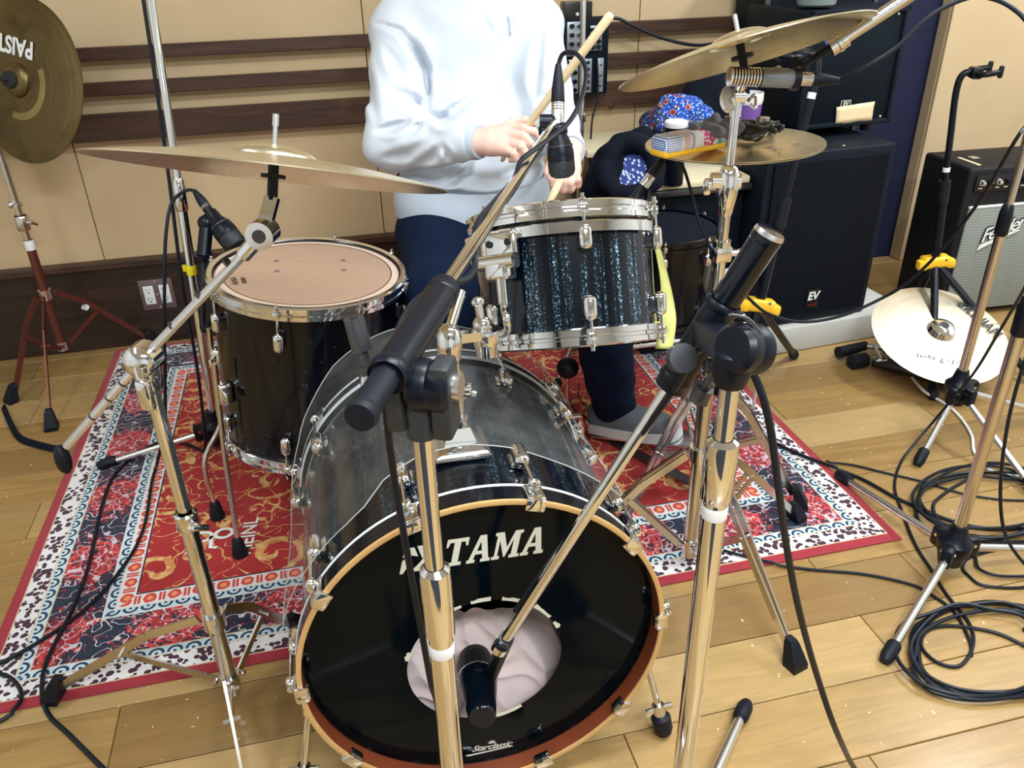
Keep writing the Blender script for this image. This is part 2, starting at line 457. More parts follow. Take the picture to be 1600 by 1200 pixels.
# projecting wall bay at the right
PYF = 2.865
px0 = AY(1446, 200, PYF).x
bay = struct('wall_bay', MB().box(((px0+WX1)/2, (PYF+WY)/2, CEIL/2), (WX1-px0, WY-PYF-.002, CEIL), None, .004), 'wall_board')
MB().box((px0+.03, PYF-.006, CEIL/2), (.055, .012, CEIL), None, .003).build('corner_strip', MAT['wall_board'], bay, smooth=0)
struct('wall_left', MB().box((WX0-.05, (WYB+WY)/2, CEIL/2), (.1, WY-WYB, CEIL)), 'ceiling_white')
struct('wall_right', MB().box((WX1+.05, (WYB+WY)/2, CEIL/2), (.1, WY-WYB, CEIL)), 'ceiling_white')
struct('wall_front', MB().box(((WX0+WX1)/2, WYB-.05, CEIL/2), (WX1-WX0, .1, CEIL)), 'ceiling_white')
struct('ceiling', MB().box(((WX0+WX1)/2, (WYB+WY)/2, CEIL+.03), (WX1-WX0, WY-WYB, .06)), 'ceiling_white')
for i, (x, y, sx, sy, e) in enumerate(LAMPS):
    lab = ['white ceiling lamp above the drum kit', 'white ceiling lamp near the left wall', 'white ceiling lamp behind the viewer', 'white ceiling lamp near the right wall'][i]
    MB().box((x, y, CEIL-.035), (sx+.06, sy+.06, .07), None, .01).build('ceiling_lamp', MAT['lamp_housing'], None, smooth=30)
    setp(bpy.data.objects[-1] if False else [o for o in COL.objects if o.name.startswith('ceiling_lamp') and o.type == 'MESH' and 'label' not in o][0], lab, 'lamp', 'ceiling lamps')

# rug
rug = thing('rug', 'red patterned rug with navy floral border under the drum kit', 'rug', ((RX0+RX1)/2, (RY0+RY1)/2, .0015))
def rugfn(u, v):
    xx, yy = (u*2-1)*RW, (v*2-1)*RD
    e = min(RW-abs(xx), RD-abs(yy)); return (xx, yy, .0055+.0006*math.sin(xx*9)*math.sin(yy*7) - (.003 if e < 1e-6 else 0))
rm = MB().grid(rugfn, 80, 64); rm.box((0, 0, .0018), (2*RW, 2*RD, .0036))
rm.build('pile', MAT['rug_pile'], rug, local=True)
def on_rug(px, py): p = AZ(px, py, .0085); return p
mp = on_rug(390, 843)
lettering('brand_lettering', 'MEINL', frame(on_rug(388, 838), (0, 0, 1), on_rug(396, 808)-on_rug(382, 868)), MAT['white_print'], rug, .050, bold=.0006)
lg = MB(); F0 = frame(on_rug(332, 842), (0, 0, 1), on_rug(380, 834)-on_rug(280, 852))
def flat_path(pts, w):
    vs = []; fs = []
    for i, (a, b) in enumerate(pts):
        p = Vector(pts[max(i-1, 0)]); q = Vector(pts[min(i+1, len(pts)-1)]); tt = (q-p).normalized(); n = Vector((-tt.y, tt.x))
        vs += [(a+n.x*w/2, b+n.y*w/2, .0004), (a-n.x*w/2, b-n.y*w/2, .0004)]
        if i: fs.append([2*i-2, 2*i-1, 2*i+1, 2*i])
    return vs, fs
for cx in (-.022, .026):
    ring = [(cx+.020*math.cos(a), .014+.017*math.sin(a)) for a in np.linspace(0, 2*math.pi, 25)]
    lg.add(*flat_path(ring, .009), F0)
lg.add(*flat_path([(-.003, .012), (-.003, -.032), (.012, -.036)], .010), F0); lg.add(*flat_path([(-.042, .010), (-.046, -.012), (-.056, -.040)], .010), F0)
lg.build('emblem', MAT['white_print'], rug, smooth=0)
# wall outlet plate
op = AY(246, 460, WY-.03)
FO = frame((op.x, WY-.0245, op.z), (0, -1, 0), (1, 0, 0))
plain('outlet_plate', srgb(120, 104, 104), .35, .5)
ol = thing('wall_outlet', 'double power outlet with bronze cover plate on the dark wall base', 'outlet', FO)
MB().box((0, 0, .003), (.112, .112, .006), None, .003).build('cover_plate', MAT['outlet_plate'], ol, local=True)
for sx in (-.026, .026):
    f = MB().box((sx, 0, .0065), (.034, .068, .004), None, .003).build('socket', MAT['white_plastic'], ol, local=True)
    for sy in (-.017, .017):
        MB().box((sx-.006, sy+.004, .0086), (.002, .008, .001)).box((sx+.006, sy+.004, .0086), (.002, .007, .001)).cyl((sx, sy-.007, .0085), (sx, sy-.007, .0092), .0026, 8).build('slot', MAT['black_print'], f, local=True, smooth=0)
for sy in (-.048, 0, .048): MB().ball((0, sy, .006), .003, 8, None, (1, 1, .4)).build('screw', MAT['satin_metal'], ol, local=True)
# ------------------------------------------------------------------ drum materials
def sparkle(name, glit=1.0):
    t = NT(name); x, y, z = t.coords('Object')
    a = y.m('ARCTAN2', x)
    st = t.noise(t.comb(a*9.0, z*1.3, 0), 1.0, 4, .6); band = t.noise(t.comb(a*22.0, z*2.0, 3.0), 1.0, 3)
    m = (st*.6+band*.4).smooth(.50, .62)
    g = t.noise(t.vec, 300, 2, .7); gl = g.gt(.60)*m; g2 = t.noise(t.comb(x+4, y, z), 520, 1, .7).gt(.62)*m
    c = t.mix(m*.7, (.0012, .003, .006), (.005, .016, .028)); c = t.mix(g2*glit*.8, c, (.08, .20, .29)); c = t.mix(gl*glit, c, (.38, .56, .68))
    scr = t.noise(t.comb(a*5.0, z*160.0, 0), 1.0, 2).gt(.80)*t.noise(t.vec, 9, 2).gt(.6); c = t.mix(scr*.6, c, (.4, .45, .5))
    t.set('Base Color', c).set('Roughness', .16).set('Specular IOR Level', .25).set('Coat Weight', .35).set('Coat Roughness', .04); MAT[name] = t.mat
sparkle('drum_sparkle'); 
t = NT('kick_shell'); x, y, z = t.coords('Object'); a = y.m('ARCTAN2', x)
m = (t.noise(t.comb(a*11.0, z*2.0, 0), 1.0, 4, .6)).smooth(.5, .62); g = t.noise(t.vec, 480, 2, .7).gt(.63)*m
dust = t.noise(t.vec, 260, 2).gt(.73)
c = t.mix(m*.6, (.0015, .003, .006), (.006, .018, .030)); c = t.mix(g*.8, c, (.22, .34, .42)); c = t.mix(dust*.6, c, (.4, .45, .48))
t.set('Base Color', c).set('Roughness', .16).set('Specular IOR Level', .25).set('Coat Weight', .35); MAT['kick_shell'] = t.mat
t = NT('ftom_shell'); x, y, z = t.coords('Object'); a = y.m('ARCTAN2', x)
m = t.noise(t.comb(a*12.0, z*1.5, 0), 1.0, 4, .6).smooth(.5, .65); dust = t.noise(t.vec, 200, 2).gt(.745)
c = t.mix(m*.7, (.0015, .002, .004), (.006, .009, .014)); c = t.mix(dust*.5, c, (.35, .38, .42))
t.set('Base Color', c).set('Roughness', .18).set('Specular IOR Level', .25).set('Coat Weight', .25); MAT['ftom_shell'] = t.mat
plain('kick_head', (.0015, .004, .006), .10, **{'Specular IOR Level': .11})
plain('hoop_black', (.003, .004, .007), .16, **{'Specular IOR Level': .35})
plain('hoop_white', (.72, .74, .76), .3)
t = NT('hoop_wood'); x, y, z = t.coords('Object'); n = t.noise(t.vec, 30, 3)
t.set('Base Color', t.mix(n, srgb(196, 150, 92), srgb(218, 176, 116))).set('Roughness', .4); MAT['hoop_wood'] = t.mat
t = NT('hoop_inside'); x, y, z = t.coords('Object'); n = t.noise(t.vec, 14, 4)
t.set('Base Color', t.mix(n, srgb(104, 48, 26), srgb(134, 66, 38))).set('Roughness', .4); MAT['hoop_inside'] = t.mat
t = NT('tom_skin'); x, y, z = t.coords('Object'); n = t.noise(t.comb(x*2, y*14, 0), 6, 4, .6, .6); n2 = t.noise(t.vec, 8, 3)
t.set('Base Color', t.mix(n*.8, srgb(156, 126, 104), srgb(180, 150, 126))).set('Roughness', .5); MAT['tom_skin'] = t.mat
t = NT('tom_skin_rim'); x, y, z = t.coords('Object'); t.set('Base Color', srgb(204, 178, 158)).set('Roughness', .45); MAT['tom_skin_rim'] = t.mat
plain('clear_skin', (.75, .77, .77), .35)

def drum_hoop(R, M, mb, up=1):      # die-cast style flanged ring; z=0 is the outer lip
    s = up
    prof = [(R-.014, 0), (R-.004, .0015*s), (R+.0005, -.001*s), (R+.0005, -.009*s), (R-.003, -.011*s), (R-.003, -.015*s), (R+.001, -.017*s), (R+.001, -.026*s), (R-.003, -.028*s), (R-.010, -.027*s), (R-.012, -.006*s)]
    if s < 0: prof = prof[::-1]
    return mb.lathe(prof, M, 72, True)
def lug(mb, M, L=.046, wdt=.022):   # rounded bullet lug, long along local z, standing out along x
    mb.box((.010, 0, 0), (.022, wdt, L), M, .0098, 4)
    mb.box((.004, 0, 0), (.010, wdt*.8, L*.7), M, .002)
    return mb
def tom_drum(name, label, fr, Rsh, L, nl, shell_mat, head_parts, lug_z, phase=0.0, lug_len=.046, hoopout=.010):
    root = thing(name, label, 'drum', fr)
    MB().lathe([(Rsh-.008, -L+.004), (Rsh, -L+.004), (Rsh, -.004), (Rsh-.008, -.004)], None, 72, True).build('shell', MAT[shell_mat], root, local=True, smooth=30)
    drum_hoop(Rsh+hoopout, None, MB(), 1).build('top_hoop', MAT['chrome'], root, local=True, smooth=25)
    drum_hoop(Rsh+hoopout, Matrix.Translation((0, 0, -L)), MB(), -1).build('bottom_hoop', MAT['chrome'], root, local=True, smooth=25)
    head_parts(root)
    MB().lathe([(0, -L+.006), (Rsh-.004, -L+.006)], None, 48).build('bottom_head', MAT['clear_skin'], root, local=True)
    for i in range(nl):
        a = phase+2*math.pi*i/nl; ca, sa = math.cos(a), math.sin(a)
        for top in (1, 0):
            zc = -lug_z if top else -L+lug_z
            M = Matrix.Rotation(a, 4, 'Z') @ Matrix.Translation((Rsh, 0, zc))
            o = lug(MB(), M, lug_len).build('lug', MAT['chrome'], root, local=True)
            ze = -.002 if top else -L+.002
            rr = Rsh+.0115
            rb = MB().cyl((ca*rr, sa*rr, zc), (ca*rr, sa*rr, ze), .0026, 8)
            s = 1 if top else -1
            rb.box((rr, 0, ze-s*.012), (.012, .014, .014), Matrix.Rotation(a, 4, 'Z'), .002)
            rb.lathe([(.0055, 0), (.0055, .004), (.0032, .005), (.0032, .011), (0, .011)][::1], Matrix.Translation((ca*rr, sa*rr, ze)) @ Matrix.Diagonal((1, 1, s, 1)), 8)
            rb.build('tension_rod', MAT['chrome'], o, local=True)
    return root

# ------------------------------------------------------------------ bass drum
KN = Vector((-.022, -.999, .024)).normalized(); KC = Vector((.1545, .887, .300)); KR = .285
KF = frame(KC, KN, (1, 0, 0))            # z points out of the front, x to the right, y up
kick = thing('bass_drum', 'large black bass drum with round hole in its front head', 'drum', Matrix.Translation((KC.x, KC.y, 0)))
RS, DEP = .2775, .455
def kb(mb, name, mat, parent=None, smooth=30):
    return mb.build(name, MAT[mat], parent or kick, KF, local=True, smooth=smooth)
kb(MB().lathe([(RS-.008, -DEP-.03), (RS, -DEP-.03), (RS, -.030), (RS-.008, -.030)], None, 96, True), 'shell', 'kick_shell')
# front hoop: wooden ring
fh = kb(MB().lathe([(KR-.0065, -.0015), (KR-.0005, -.0015), (KR+.0005, -.003), (KR+.0005, -.040), (KR-.0065, -.040)], None, 96, True), 'front_hoop', 'hoop_black')
kb(MB().lathe([(KR-.0068, -.003), (KR-.0068, .0012), (KR-.0035, .0022), (KR+.0008, .0012), (KR+.0008, -.003)], None, 96, True), 'hoop_edge', 'hoop_wood', fh)
kb(MB().lathe([(KR-.0068, -.0400), (KR-.0068, -.002)], None, 96), 'hoop_lining', 'hoop_inside', fh)
kb(MB().lathe([(KR+.0008, -.0405), (KR+.0018, -.0395), (KR+.0018, -.036), (KR+.0008, -.035)], None, 96, True), 'hoop_inlay', 'hoop_white', fh)
# front head with offset port hole
HR = KR-.0100; hz = -.030
hc = KF.inverted() @ (lambda d: CC + d*((KC-KN*.02-CC).dot(KN)/d.dot(KN)))(ray(756, 1034)); hcx, hcy = hc.x, hc.y
def kpix(px, py, z=hz):           # photo point on the head plane
    o = KC+KN*z; d = ray(px, py); return KF.inverted() @ (CC+d*((o-CC).dot(KN)/d.dot(KN)))
e1, e2 = kpix(636, 1040), kpix(876, 1020); HRAD = (e2-e1).length/2; hcx, hcy = (e1.x+e2.x)/2, (e1.y+e2.y)/2-.004
hm = MB(); n = 96; vs = []; fs = []
for k in range(n):
    a = 2*math.pi*k/n; vs.append((hcx+HRAD*math.cos(a), hcy+HRAD*math.sin(a), hz))
    # outer point along the same direction from the hole centre
    dx, dy = math.cos(a), math.sin(a); bq = hcx*dx+hcy*dy; cq = hcx**2+hcy**2-HR**2; tt = -bq+math.sqrt(bq*bq-cq)
    vs.append((hcx+dx*tt, hcy+dy*tt, hz))
fs = [[2*k, 2*k+1, (2*k+3) % (2*n), (2*k+2) % (2*n)] for k in range(n)]
hd = kb(hm.add(vs, fs), 'front_head', 'kick_head', smooth=0)
kb(MB().lathe([(HR, hz), (HR+.003, hz-.004), (HR+.003, hz-.010)], None, 96), 'head_collar', 'steel_dark', hd)
# tape scraps round the hole
tp = [(60, 76), (84, 98), (33, 50), (20, 27), (105, 124), (262, 296), (158, 166)]
for a0, a1 in tp:
    aa = np.linspace(R_(a0), R_(a1), 7); m = MB(); vs = []; fs = []
    for i, a in enumerate(aa):
        ro = HRAD+.0055+random.uniform(-.002, .002); ri = HRAD-.001
        vs += [(hcx+ri*math.cos(a), hcy+ri*math.sin(a), hz+.0008), (hcx+ro*math.cos(a), hcy+ro*math.sin(a), hz+.0008)]
        if i: fs.append([2*i-2, 2*i-1, 2*i+1, 2*i])
    kb(m.add(vs, fs), 'masking_tape', 'cream_print', hd, 0)
# logo block letters, drawn as outlines
G = {'T': [[(0, 1), (.92, 1), (.92, .70), (.84, .70), (.78, .86), (.60, .86), (.60, .13), (.74, .13), (.74, 0), (.18, 0), (.18, .13), (.32, .13), (.32, .86), (.14, .86), (.08, .70), (0, .70)]],
     'A': [[(0, 0), (0, .12), (.08, .12), (.40, 1), (.68, 1), (.94, .12), (1.02, .12), (1.02, 0), (.60, 0), (.60, .12), (.68, .12), (.63, .30), (.33, .30), (.27, .12), (.36, .12), (.36, 0)], [(.38, .43), (.59, .43), (.49, .78)]],
     'M': [[(0, 0), (0, .12), (.10, .12), (.10, .88), (0, .88), (0, 1), (.36, 1), (.60, .42), (.84, 1), (1.2, 1), (1.2, .88), (1.10, .88), (1.10, .12), (1.2, .12), (1.2, 0), (.76, 0), (.76, .12), (.84, .12), (.84, .70), (.58, .06), (.52, .06), (.24, .70), (.24, .12), (.34, .12), (.34, 0)]]}
def glyph_mesh(word, M, w, h, shear, gap=.06):
    mb = MB(); x0 = 0; tot = {'T': .92, 'A': 1.02, 'M': 1.2}
    for ch in word:
        bm = bmesh.new(); edges = []
        for poly in G[ch]:
            vv = [bm.verts.new((( x0+px)*w+py*h*shear, py*h, .0006)) for px, py in poly]
            edges += [bm.edges.new((vv[i], vv[(i+1) % len(vv)])) for i in range(len(vv))]
        bmesh.ops.triangle_fill(bm, edges=edges, use_beauty=True, use_dissolve=False, normal=(0, 0, 1))
        bm.verts.index_update()
        mb.add([v.co for v in bm.verts], [[v.index for v in f.verts] for f in bm.faces], M); bm.free()
        x0 += tot[ch]+gap
    return mb
L0 = kpix(692, 886); L1 = kpix(848, 863); T1 = kpix(860, 821)
lx = (L1-L0).normalized(); wl = (L1-L0).length
LM = KF @ frame(L0, (0, 0, 1), lx)
lh = (T1-L1).length*.98
glyph_mesh('TAMA', LM, wl/4.36, lh, .20).build('logo_lettering', MAT['cream_print'], hd, smooth=0)
# swirl badge left of the letters
b0 = kpix(624, 898); bw = (kpix(676, 890)-b0).length
BM = KF @ frame(b0, (0, 0, 1), lx)
def sh(u, v): return (u*bw+v*lh*.20, v*lh)
bad = MB()
for poly in ([(.40, .98), (1, .98), (.92, .86), (.70, .62), (.62, .5)], [(0, .02), (.02, .5), (.16, .62), (.22, .30), (.10, .02)], [(.30, .06), (.52, .30), (.66, .52), (.98, .72), (.98, .40), (.78, .04)], [(0.02, .62), (.05, .95), (.32, .95), (.48, .60), (.30, .66)]):
    bad.prism([sh(*p) for p in poly], .0004, .0007, BM)
bad.build('logo_badge', MAT['cream_print'], hd, smooth=0)
s0 = kpix(768, 1166); s1 = kpix(800, 1161)
SM = KF @ frame(s0, (0, 0, 1), (s1-s0))
lettering('script_lettering', 'Starclassic', SM, MAT['cream_print'], hd, .019, .42, .0002, .9)
us = MB(); us.prism([(-.045, -.012), (.038, -.006), (.036, -.0075), (-.04, -.0155)], .0004, .0007, SM)
for a in range(0, 181, 30): us.prism([(.002*math.cos(R_(a+90)), .009+.002*math.sin(R_(a+90))), (.007*math.cos(R_(a)), .009+.007*math.sin(R_(a))), (.002*math.cos(R_(a-90)), .009+.002*math.sin(R_(a-90)))], .0004, .0007, SM)
us.build('script_flourish', MAT['cream_print'], hd, smooth=0)
# rear hoop and head
rz = -DEP-.02
rh = kb(MB().lathe([(KR-.014, rz-.038), (KR, rz-.038), (KR, rz), (KR-.014, rz)], None, 96, True), 'rear_hoop', 'hoop_black')
kb(MB().lathe([(KR-.002, rz-.0385), (KR+.001, rz-.0385), (KR+.001, rz-.030)], None, 96), 'hoop_inlay', 'hoop_white', rh)
kb(MB().lathe([(KR-.002, rz+.002), (KR+.0012, rz+.001), (KR+.0012, rz-.006)], None, 96), 'hoop_inlay', 'hoop_white', rh)
kb(MB().lathe([(0, rz-.01), (KR-.014, rz-.01)], None, 64), 'rear_head', 'clear_skin', smooth=0)
# claws, rods and lugs
def kang(px, py): p = kpix(px, py, 0); return math.atan2(p.y, p.x)
angs = [kang(840, 775), kang(990, 850), kang(1036, 968), kang(975, 1105), kang(850, 1190), kang(548, 1188), kang(466, 1085), kang(498, 935), kang(640, 812), kang(742, 1215)]
def claw(a, zf, s, root):   # s=+1 front, -1 rear
    M = Matrix.Rotation(a, 4, 'Z')
    m = MB()
    m.box((KR+.004, 0, zf-s*.014), (.007, .028, .034), M, .0025)
    m.box((KR-.004, 0, zf+s*.0035), (.020, .030, .006), M, .0025)
    m.box((KR-.013, 0, zf-s*.003), (.005, .026, .014), M, .002)
    m.box((KR+.012, 0, zf-s*.026), (.016, .018, .014), M, .005, 3)
    c = kb(m, 'claw', 'chrome', root)
    ca, sa = math.cos(a), math.sin(a); rr = KR+.013
    r = MB().cyl((ca*rr, sa*rr, zf-s*.008), (ca*rr, sa*rr, zf-s*.105), .0030, 8)
    r.cyl((ca*rr, sa*rr, zf-s*.012), (ca*rr, sa*rr, zf-s*.030), .0055, 10)
    kb(r, 'tension_rod', 'chrome', c)
    l = MB(); ML = M @ Matrix.Translation((RS, 0, zf-s*.112))
    l.box((.013, 0, 0), (.026, .024, .052), ML, .011, 4); l.box((.003, 0, 0), (.008, .030, .034), ML, .003)
    kb(l, 'lug', 'chrome', root)
for a in angs: claw(a, 0, 1, kick)
for a in [R_(14), R_(38), R_(66), R_(114), R_(142), R_(166), R_(196), R_(344)]: claw(a, rz-.036, -1, kick)
# spurs
def spur(a, foot, zs):
    ca, sa = math.cos(a), math.sin(a)
    p0 = KF @ Vector(((RS+.006)*ca, (RS+.006)*sa, zs)); foot = Vector(foot)
    d = (foot-p0).normalized()
    sp = MB().box((RS+.008, 0, zs), (.020, .036, .06), KF @ Matrix.Rotation(a, 4, 'Z'), .006, 3).ball(p0+d*.012, .016).cyl(p0, p0+d*.07, .010, 12).build('spur', MAT['chrome'], kick)
    MB().cyl(p0+d*.05, foot-d*.03, .0062, 12).build('spur_rod', MAT['chrome'], sp)
    q = foot-d*.03
    sd = d.cross(Vector((0, 1, 0))).normalized()
    MB().cyl(q-d*.022, q+d*.004, .011, 12).box((0, 0, 0), (.052, .006, .014), frame(q-d*.012, -d, sd), .003).build('wing_nut', MAT['chrome'], sp)
    MB().lathe([(0, -.030), (.012, -.029), (.017, -.018), (.018, .006), (.014, .010), (0, .010)], frame(foot, -d, (1, 0, 0)) @ Matrix.Translation((0, 0, .020)), 16).build('rubber_foot', MAT['black_rubber'], sp)
pR = AZ(1037, 1138, .016)
spur(R_(-14), (pR.x, pR.y, .014), -.09)
pL = AZ(472, 1235, .014)
spur(R_(194), (pL.x, pL.y, .014), -.09)
# tom holder on top of the shell
tb = AZ(716, 690, .585)
H = thing('tom_holder', 'chrome tom holder post standing on the bass drum', 'stand', Matrix.Translation((tb.x, tb.y, .577)))
z0 = .578
def frust(c, w0, w1, za, zb, d0=None, d1=None):
    d0 = d0 or w0; d1 = d1 or w1
    vs = [(c.x+sx*w0/2, c.y+sy*d0/2, za) for sx, sy in ((-1, -1), (1, -1), (1, 1), (-1, 1))]+[(c.x+sx*w1/2, c.y+sy*d1/2, zb) for sx, sy in ((-1, -1), (1, -1), (1, 1), (-1, 1))]
    return vs, [[3, 2, 1, 0], [4, 5, 6, 7], [0, 1, 5, 4], [1, 2, 6, 5], [2, 3, 7, 6], [3, 0, 4, 7]]
MB().box((tb.x, tb.y, z0+.002), (.088, .088, .006), None, .003).add(*frust(tb, .082, .052, z0+.005, z0+.016)).add(*frust(tb, .050, .034, z0+.016, z0+.040)).cyl((tb.x, tb.y, z0+.036), (tb.x, tb.y, z0+.050), .017, 20).build('mount_plate', MAT['chrome'], H)
zt = AD(706, 565, (tb-CC).dot(CW)*.93).z
MB().cyl((tb.x, tb.y, z0+.04), (tb.x, tb.y, z0+.115), .0125, 20).build('post', MAT['chrome'], H)
c1 = Vector((tb.x, tb.y, z0+.100))
MB().cyl(c1-Vector((0, 0, .014)), c1+Vector((0, 0, .024)), .0165, 20).box((0, -.006, 0), (.050, .020, .016), frame(c1+Vector((0, -.010, .008)), (0, 0, 1), (1, -.3, -.4)), .004).cyl(c1+Vector((-.03, -.012, .018)), c1+Vector((.028, -.016, -.004)), .0048, 10).build('memory_clamp', MAT['chrome'], H)
c2 = Vector((tb.x-.004, tb.y, z0+.172))
MB().cyl(c1+Vector((0, 0, .02)), c2, .011, 16).build('post', MAT['chrome'], H)
MB().lathe([(.010, -.030), (.0165, -.020), (.019, 0), (.019, .014), (.014, .026), (.006, .033), (0, .034)], frame(c2, (0.05, .12, 1)), 20).build('ball_housing', MAT['chrome'], H)
# second clamp that takes the L-rod of the rack tom
c3 = c2+Vector((.066, .060, -.022))
MB().lathe([(0, -.030), (.017, -.030), (.019, -.012), (.022, .006), (.020, .014), (0, .014)], Matrix.Translation(c3), 20).bar(c2+Vector((0, .012, .006)), c3+Vector((0, 0, .004)), .018, .014).build('rod_clamp', MAT['chrome'], H)
c4 = c3+Vector((-.004, .004, .030))
MB().ball(c4-Vector((0, 0, .012)), .016).cyl(c4-Vector((0, 0, .01)), c4+Vector((-.004, .006, .022)), .007).ball(c4+Vector((-.004, .006, .024)), .009, 12, None, (1.2, .8, 1)).build('wing_bolt', MAT['chrome'], H)
MB().tube([c2+Vector((.0, .0, .02)), c2+Vector((.030, .050, .060))], .0075, 12).build('spare_arm', MAT['chrome'], H)
# ------------------------------------------------------------------ rack tom
TB = Vector((.386, 1.229, .638)); TN = Vector((.042, .42, .906)).normalized(); TL = .225
TF = frame(TB+TN*TL, TN, (1, 0, 0))
def rt_head(root):
    MB().lathe([(0, -.004), (.150, -.004)], None, 64).build('batter_head', MAT['clear_skin'], root, local=True)
phR = math.atan2(-1, -.02)
rtom = tom_drum('rack_tom', 'black sparkle tom drum mounted above the bass drum', TF, .1525, TL, 6, 'drum_sparkle', rt_head, .058, R_(-93), .040)
# suspension band and bracket on the left side
MB().lathe([(.1645, -.050), (.1685, -.050), (.1695, -.034), (.1645, -.032)], None, 48, True, R_(-205), R_(-45)).build('suspension_band', MAT['chrome'], rtom, local=True)
bm_ = Matrix.Rotation(R_(-138), 4, 'Z')
br = MB().box((.176, 0, -.062), (.016, .060, .050), bm_, .006, 3).box((.184, 0, -.098), (.034, .044, .034), bm_, .008, 3).cyl(bm_ @ Vector((.19, -.035, -.085)), bm_ @ Vector((.19, .035, -.085)), .012).build('bracket', MAT['chrome'], rtom, local=True)
for sy in (-.018, .018): MB().cyl(bm_ @ Vector((.183, sy, -.056)), bm_ @ Vector((.186, sy, -.056)), .006, 12).build('bolt', MAT['black_gloss'], br, local=True)
la = TF @ (bm_ @ Vector((.190, .004, -.105)))
MB().tube(spline([la, la+(c3-la)*.45+Vector((.015, -.004, -.01)), Vector((c3.x+.030, c3.y-.012, c3.z+.035)), Vector((c3.x+.030, c3.y-.010, c3.z+.010)), Vector((c3.x+.012, c3.y, c3.z-.002))], 8), .0062, 12).cyl(la+Vector((0, 0, .004)), la+(c3-la)*.40+Vector((.013, -.003, -.009)), .0085, 10).build('l_rod', MAT['chrome'], rtom)
MB().cyl((.02, .03, -TL-.002), (.02, .03, -TL-.06), .004, 8).build('vent_rod', MAT['chrome'], rtom, local=True) if False else None
# badge-like scratches stay in the shell material; yellow cloth strip hangs from the right lug
yf = plain('yellow_cloth', srgb(204, 204, 124), .85, bump=(300, .4, .001))
pts = [AD(1020, 366, 1.44), AD(1030, 400, 1.44), AD(1040, 450, 1.45), AD(1043, 500, 1.45), AD(1037, 545, 1.46)]
wd = [.008, .020, .026, .030, .030]
sp = spline(pts, 6); m = MB(); vs = []; fs = []
for i, p in enumerate(sp):
    k = i/(len(sp)-1)*4; j = min(int(k), 3); wv = wd[j]+(wd[j+1]-wd[j])*(k-j); tw = CR*math.cos(.5*math.sin(k*1.3))+CW*math.sin(.5+.6*math.sin(k*1.3))
    tw.normalize()
    for sgn, dz in ((-1, 0), (-.2, .004*math.sin(i)), (.4, -.003), (1, 0)): vs.append(p+tw*(wv/2*sgn)+CW*dz)
    if i: fs += [[4*i-4+q, 4*i-3+q, 4*i+1+q, 4*i+q] for q in range(3)]
m.add(vs, fs)
yc = m.build('cloth_strip', yf, None, (pts[0])); setp(yc, 'yellow-green cloth strip hanging beside the rack tom', 'cloth')
yc.modifiers.new('thick', 'SOLIDIFY').thickness = .0015

# ------------------------------------------------------------------ floor tom
FN = Vector((.094, -.023, .995)).normalized(); FC = Vector((-.05, 1.738, .638)); FL_ = .395
FF = frame(FC, FN, (1, 0, 0))
def ft_head(root):
    h = MB().lathe([(0, -.005), (.178, -.005)], None, 72).build('batter_head', MAT['tom_skin'], root, local=True)
    MB().lathe([(.178, -.005), (.192, -.0045), (.199, -.010)], None, 72).build('head_rim', MAT['tom_skin_rim'], h, local=True)
    MB().lathe([(.1772, -.0047), (.1795, -.0045)], None, 72).build('head_ring', MAT['black_print'], h, local=True)
    def fpix(px, py): d = ray(px, py); o = FC-FN*.005; return FF.inverted() @ (CC+d*((o-CC).dot(FN)/d.dot(FN)))
    for q in ((432, 408), (433, 424), (536, 407), (537, 422)):
        p = fpix(*q); MB().lathe([(0, -.0046), (.0062, -.0046)], Matrix.Translation((p.x, p.y, 0)), 16).build('felt_dot', MAT['grey_print'], h, local=True)
    p = fpix(381, 438); M = FF @ Matrix.Translation((p.x, p.y, -.0046)) @ Matrix.Rotation(R_(100), 4, 'Z')
    lettering('brand_lettering', 'REMO', M, MAT['black_print'], h, .013, bold=.0003, off=.0002)
    cr = MB()
    for xx in (-.014, 0, .014): cr.prism([(xx-.007, .016), (xx-.005, .012), (xx, .022), (xx+.005, .012), (xx+.007, .016), (xx, .027)], .0001, .0003, M)
    cr.build('crown_print', MAT['black_print'], h, smooth=0)
ftom = tom_drum('floor_tom', 'black floor tom with tan head left of the bass drum', FF, .2032, FL_, 8, 'ftom_shell', ft_head, .075, R_(-108), .042)
def ft_leg(a, foot, kink):
    ca, sa = math.cos(a), math.sin(a)
    br = MB().box((.2032+.014, 0, -.235), (.030, .030, .05), Matrix.Rotation(a, 4, 'Z'), .007, 3).box((.2032+.022, .024, -.235), (.008, .02, .022), Matrix.Rotation(a, 4, 'Z'), .003).build('leg_bracket', MAT['chrome'], ftom, local=True)
    top = FF @ Vector((.232*ca, .232*sa, -.16)); mid = FF @ Vector((.232*ca, .232*sa, -.40)); foot = Vector(foot)
    out = (foot-mid); out.z = 0
    pts = [top, FF @ Vector((.232*ca, .232*sa, -.37))]
    if kink: pts += [mid+Vector((out.x*.05, out.y*.05, -.02)), Vector((foot.x, foot.y, mid.z-.09)), foot+Vector((0, 0, .03))]
    else: pts += [foot+Vector((0, 0, .03))]
    lg = MB().tube(spline(pts, 5) if kink else pts, .0062, 12).build('leg', MAT['worn_chrome'], ftom)
    MB().lathe([(0, 0), (.019, .001), (.017, .014), (.012, .044), (.007, .050), (0, .05)], Matrix.Translation(foot), 16).build('rubber_foot', MAT['black_rubber'], lg)
f1 = AZ(376, 868, .005); f2 = AZ(340, 806, .012)
ft_leg(R_(-150), (f1.x, f1.y, .0085), False)
ft_leg(R_(165), (f2.x, f2.y, .0085), True)
ft_leg(R_(20), (FC.x+.20, FC.y+.10, .0085), False)
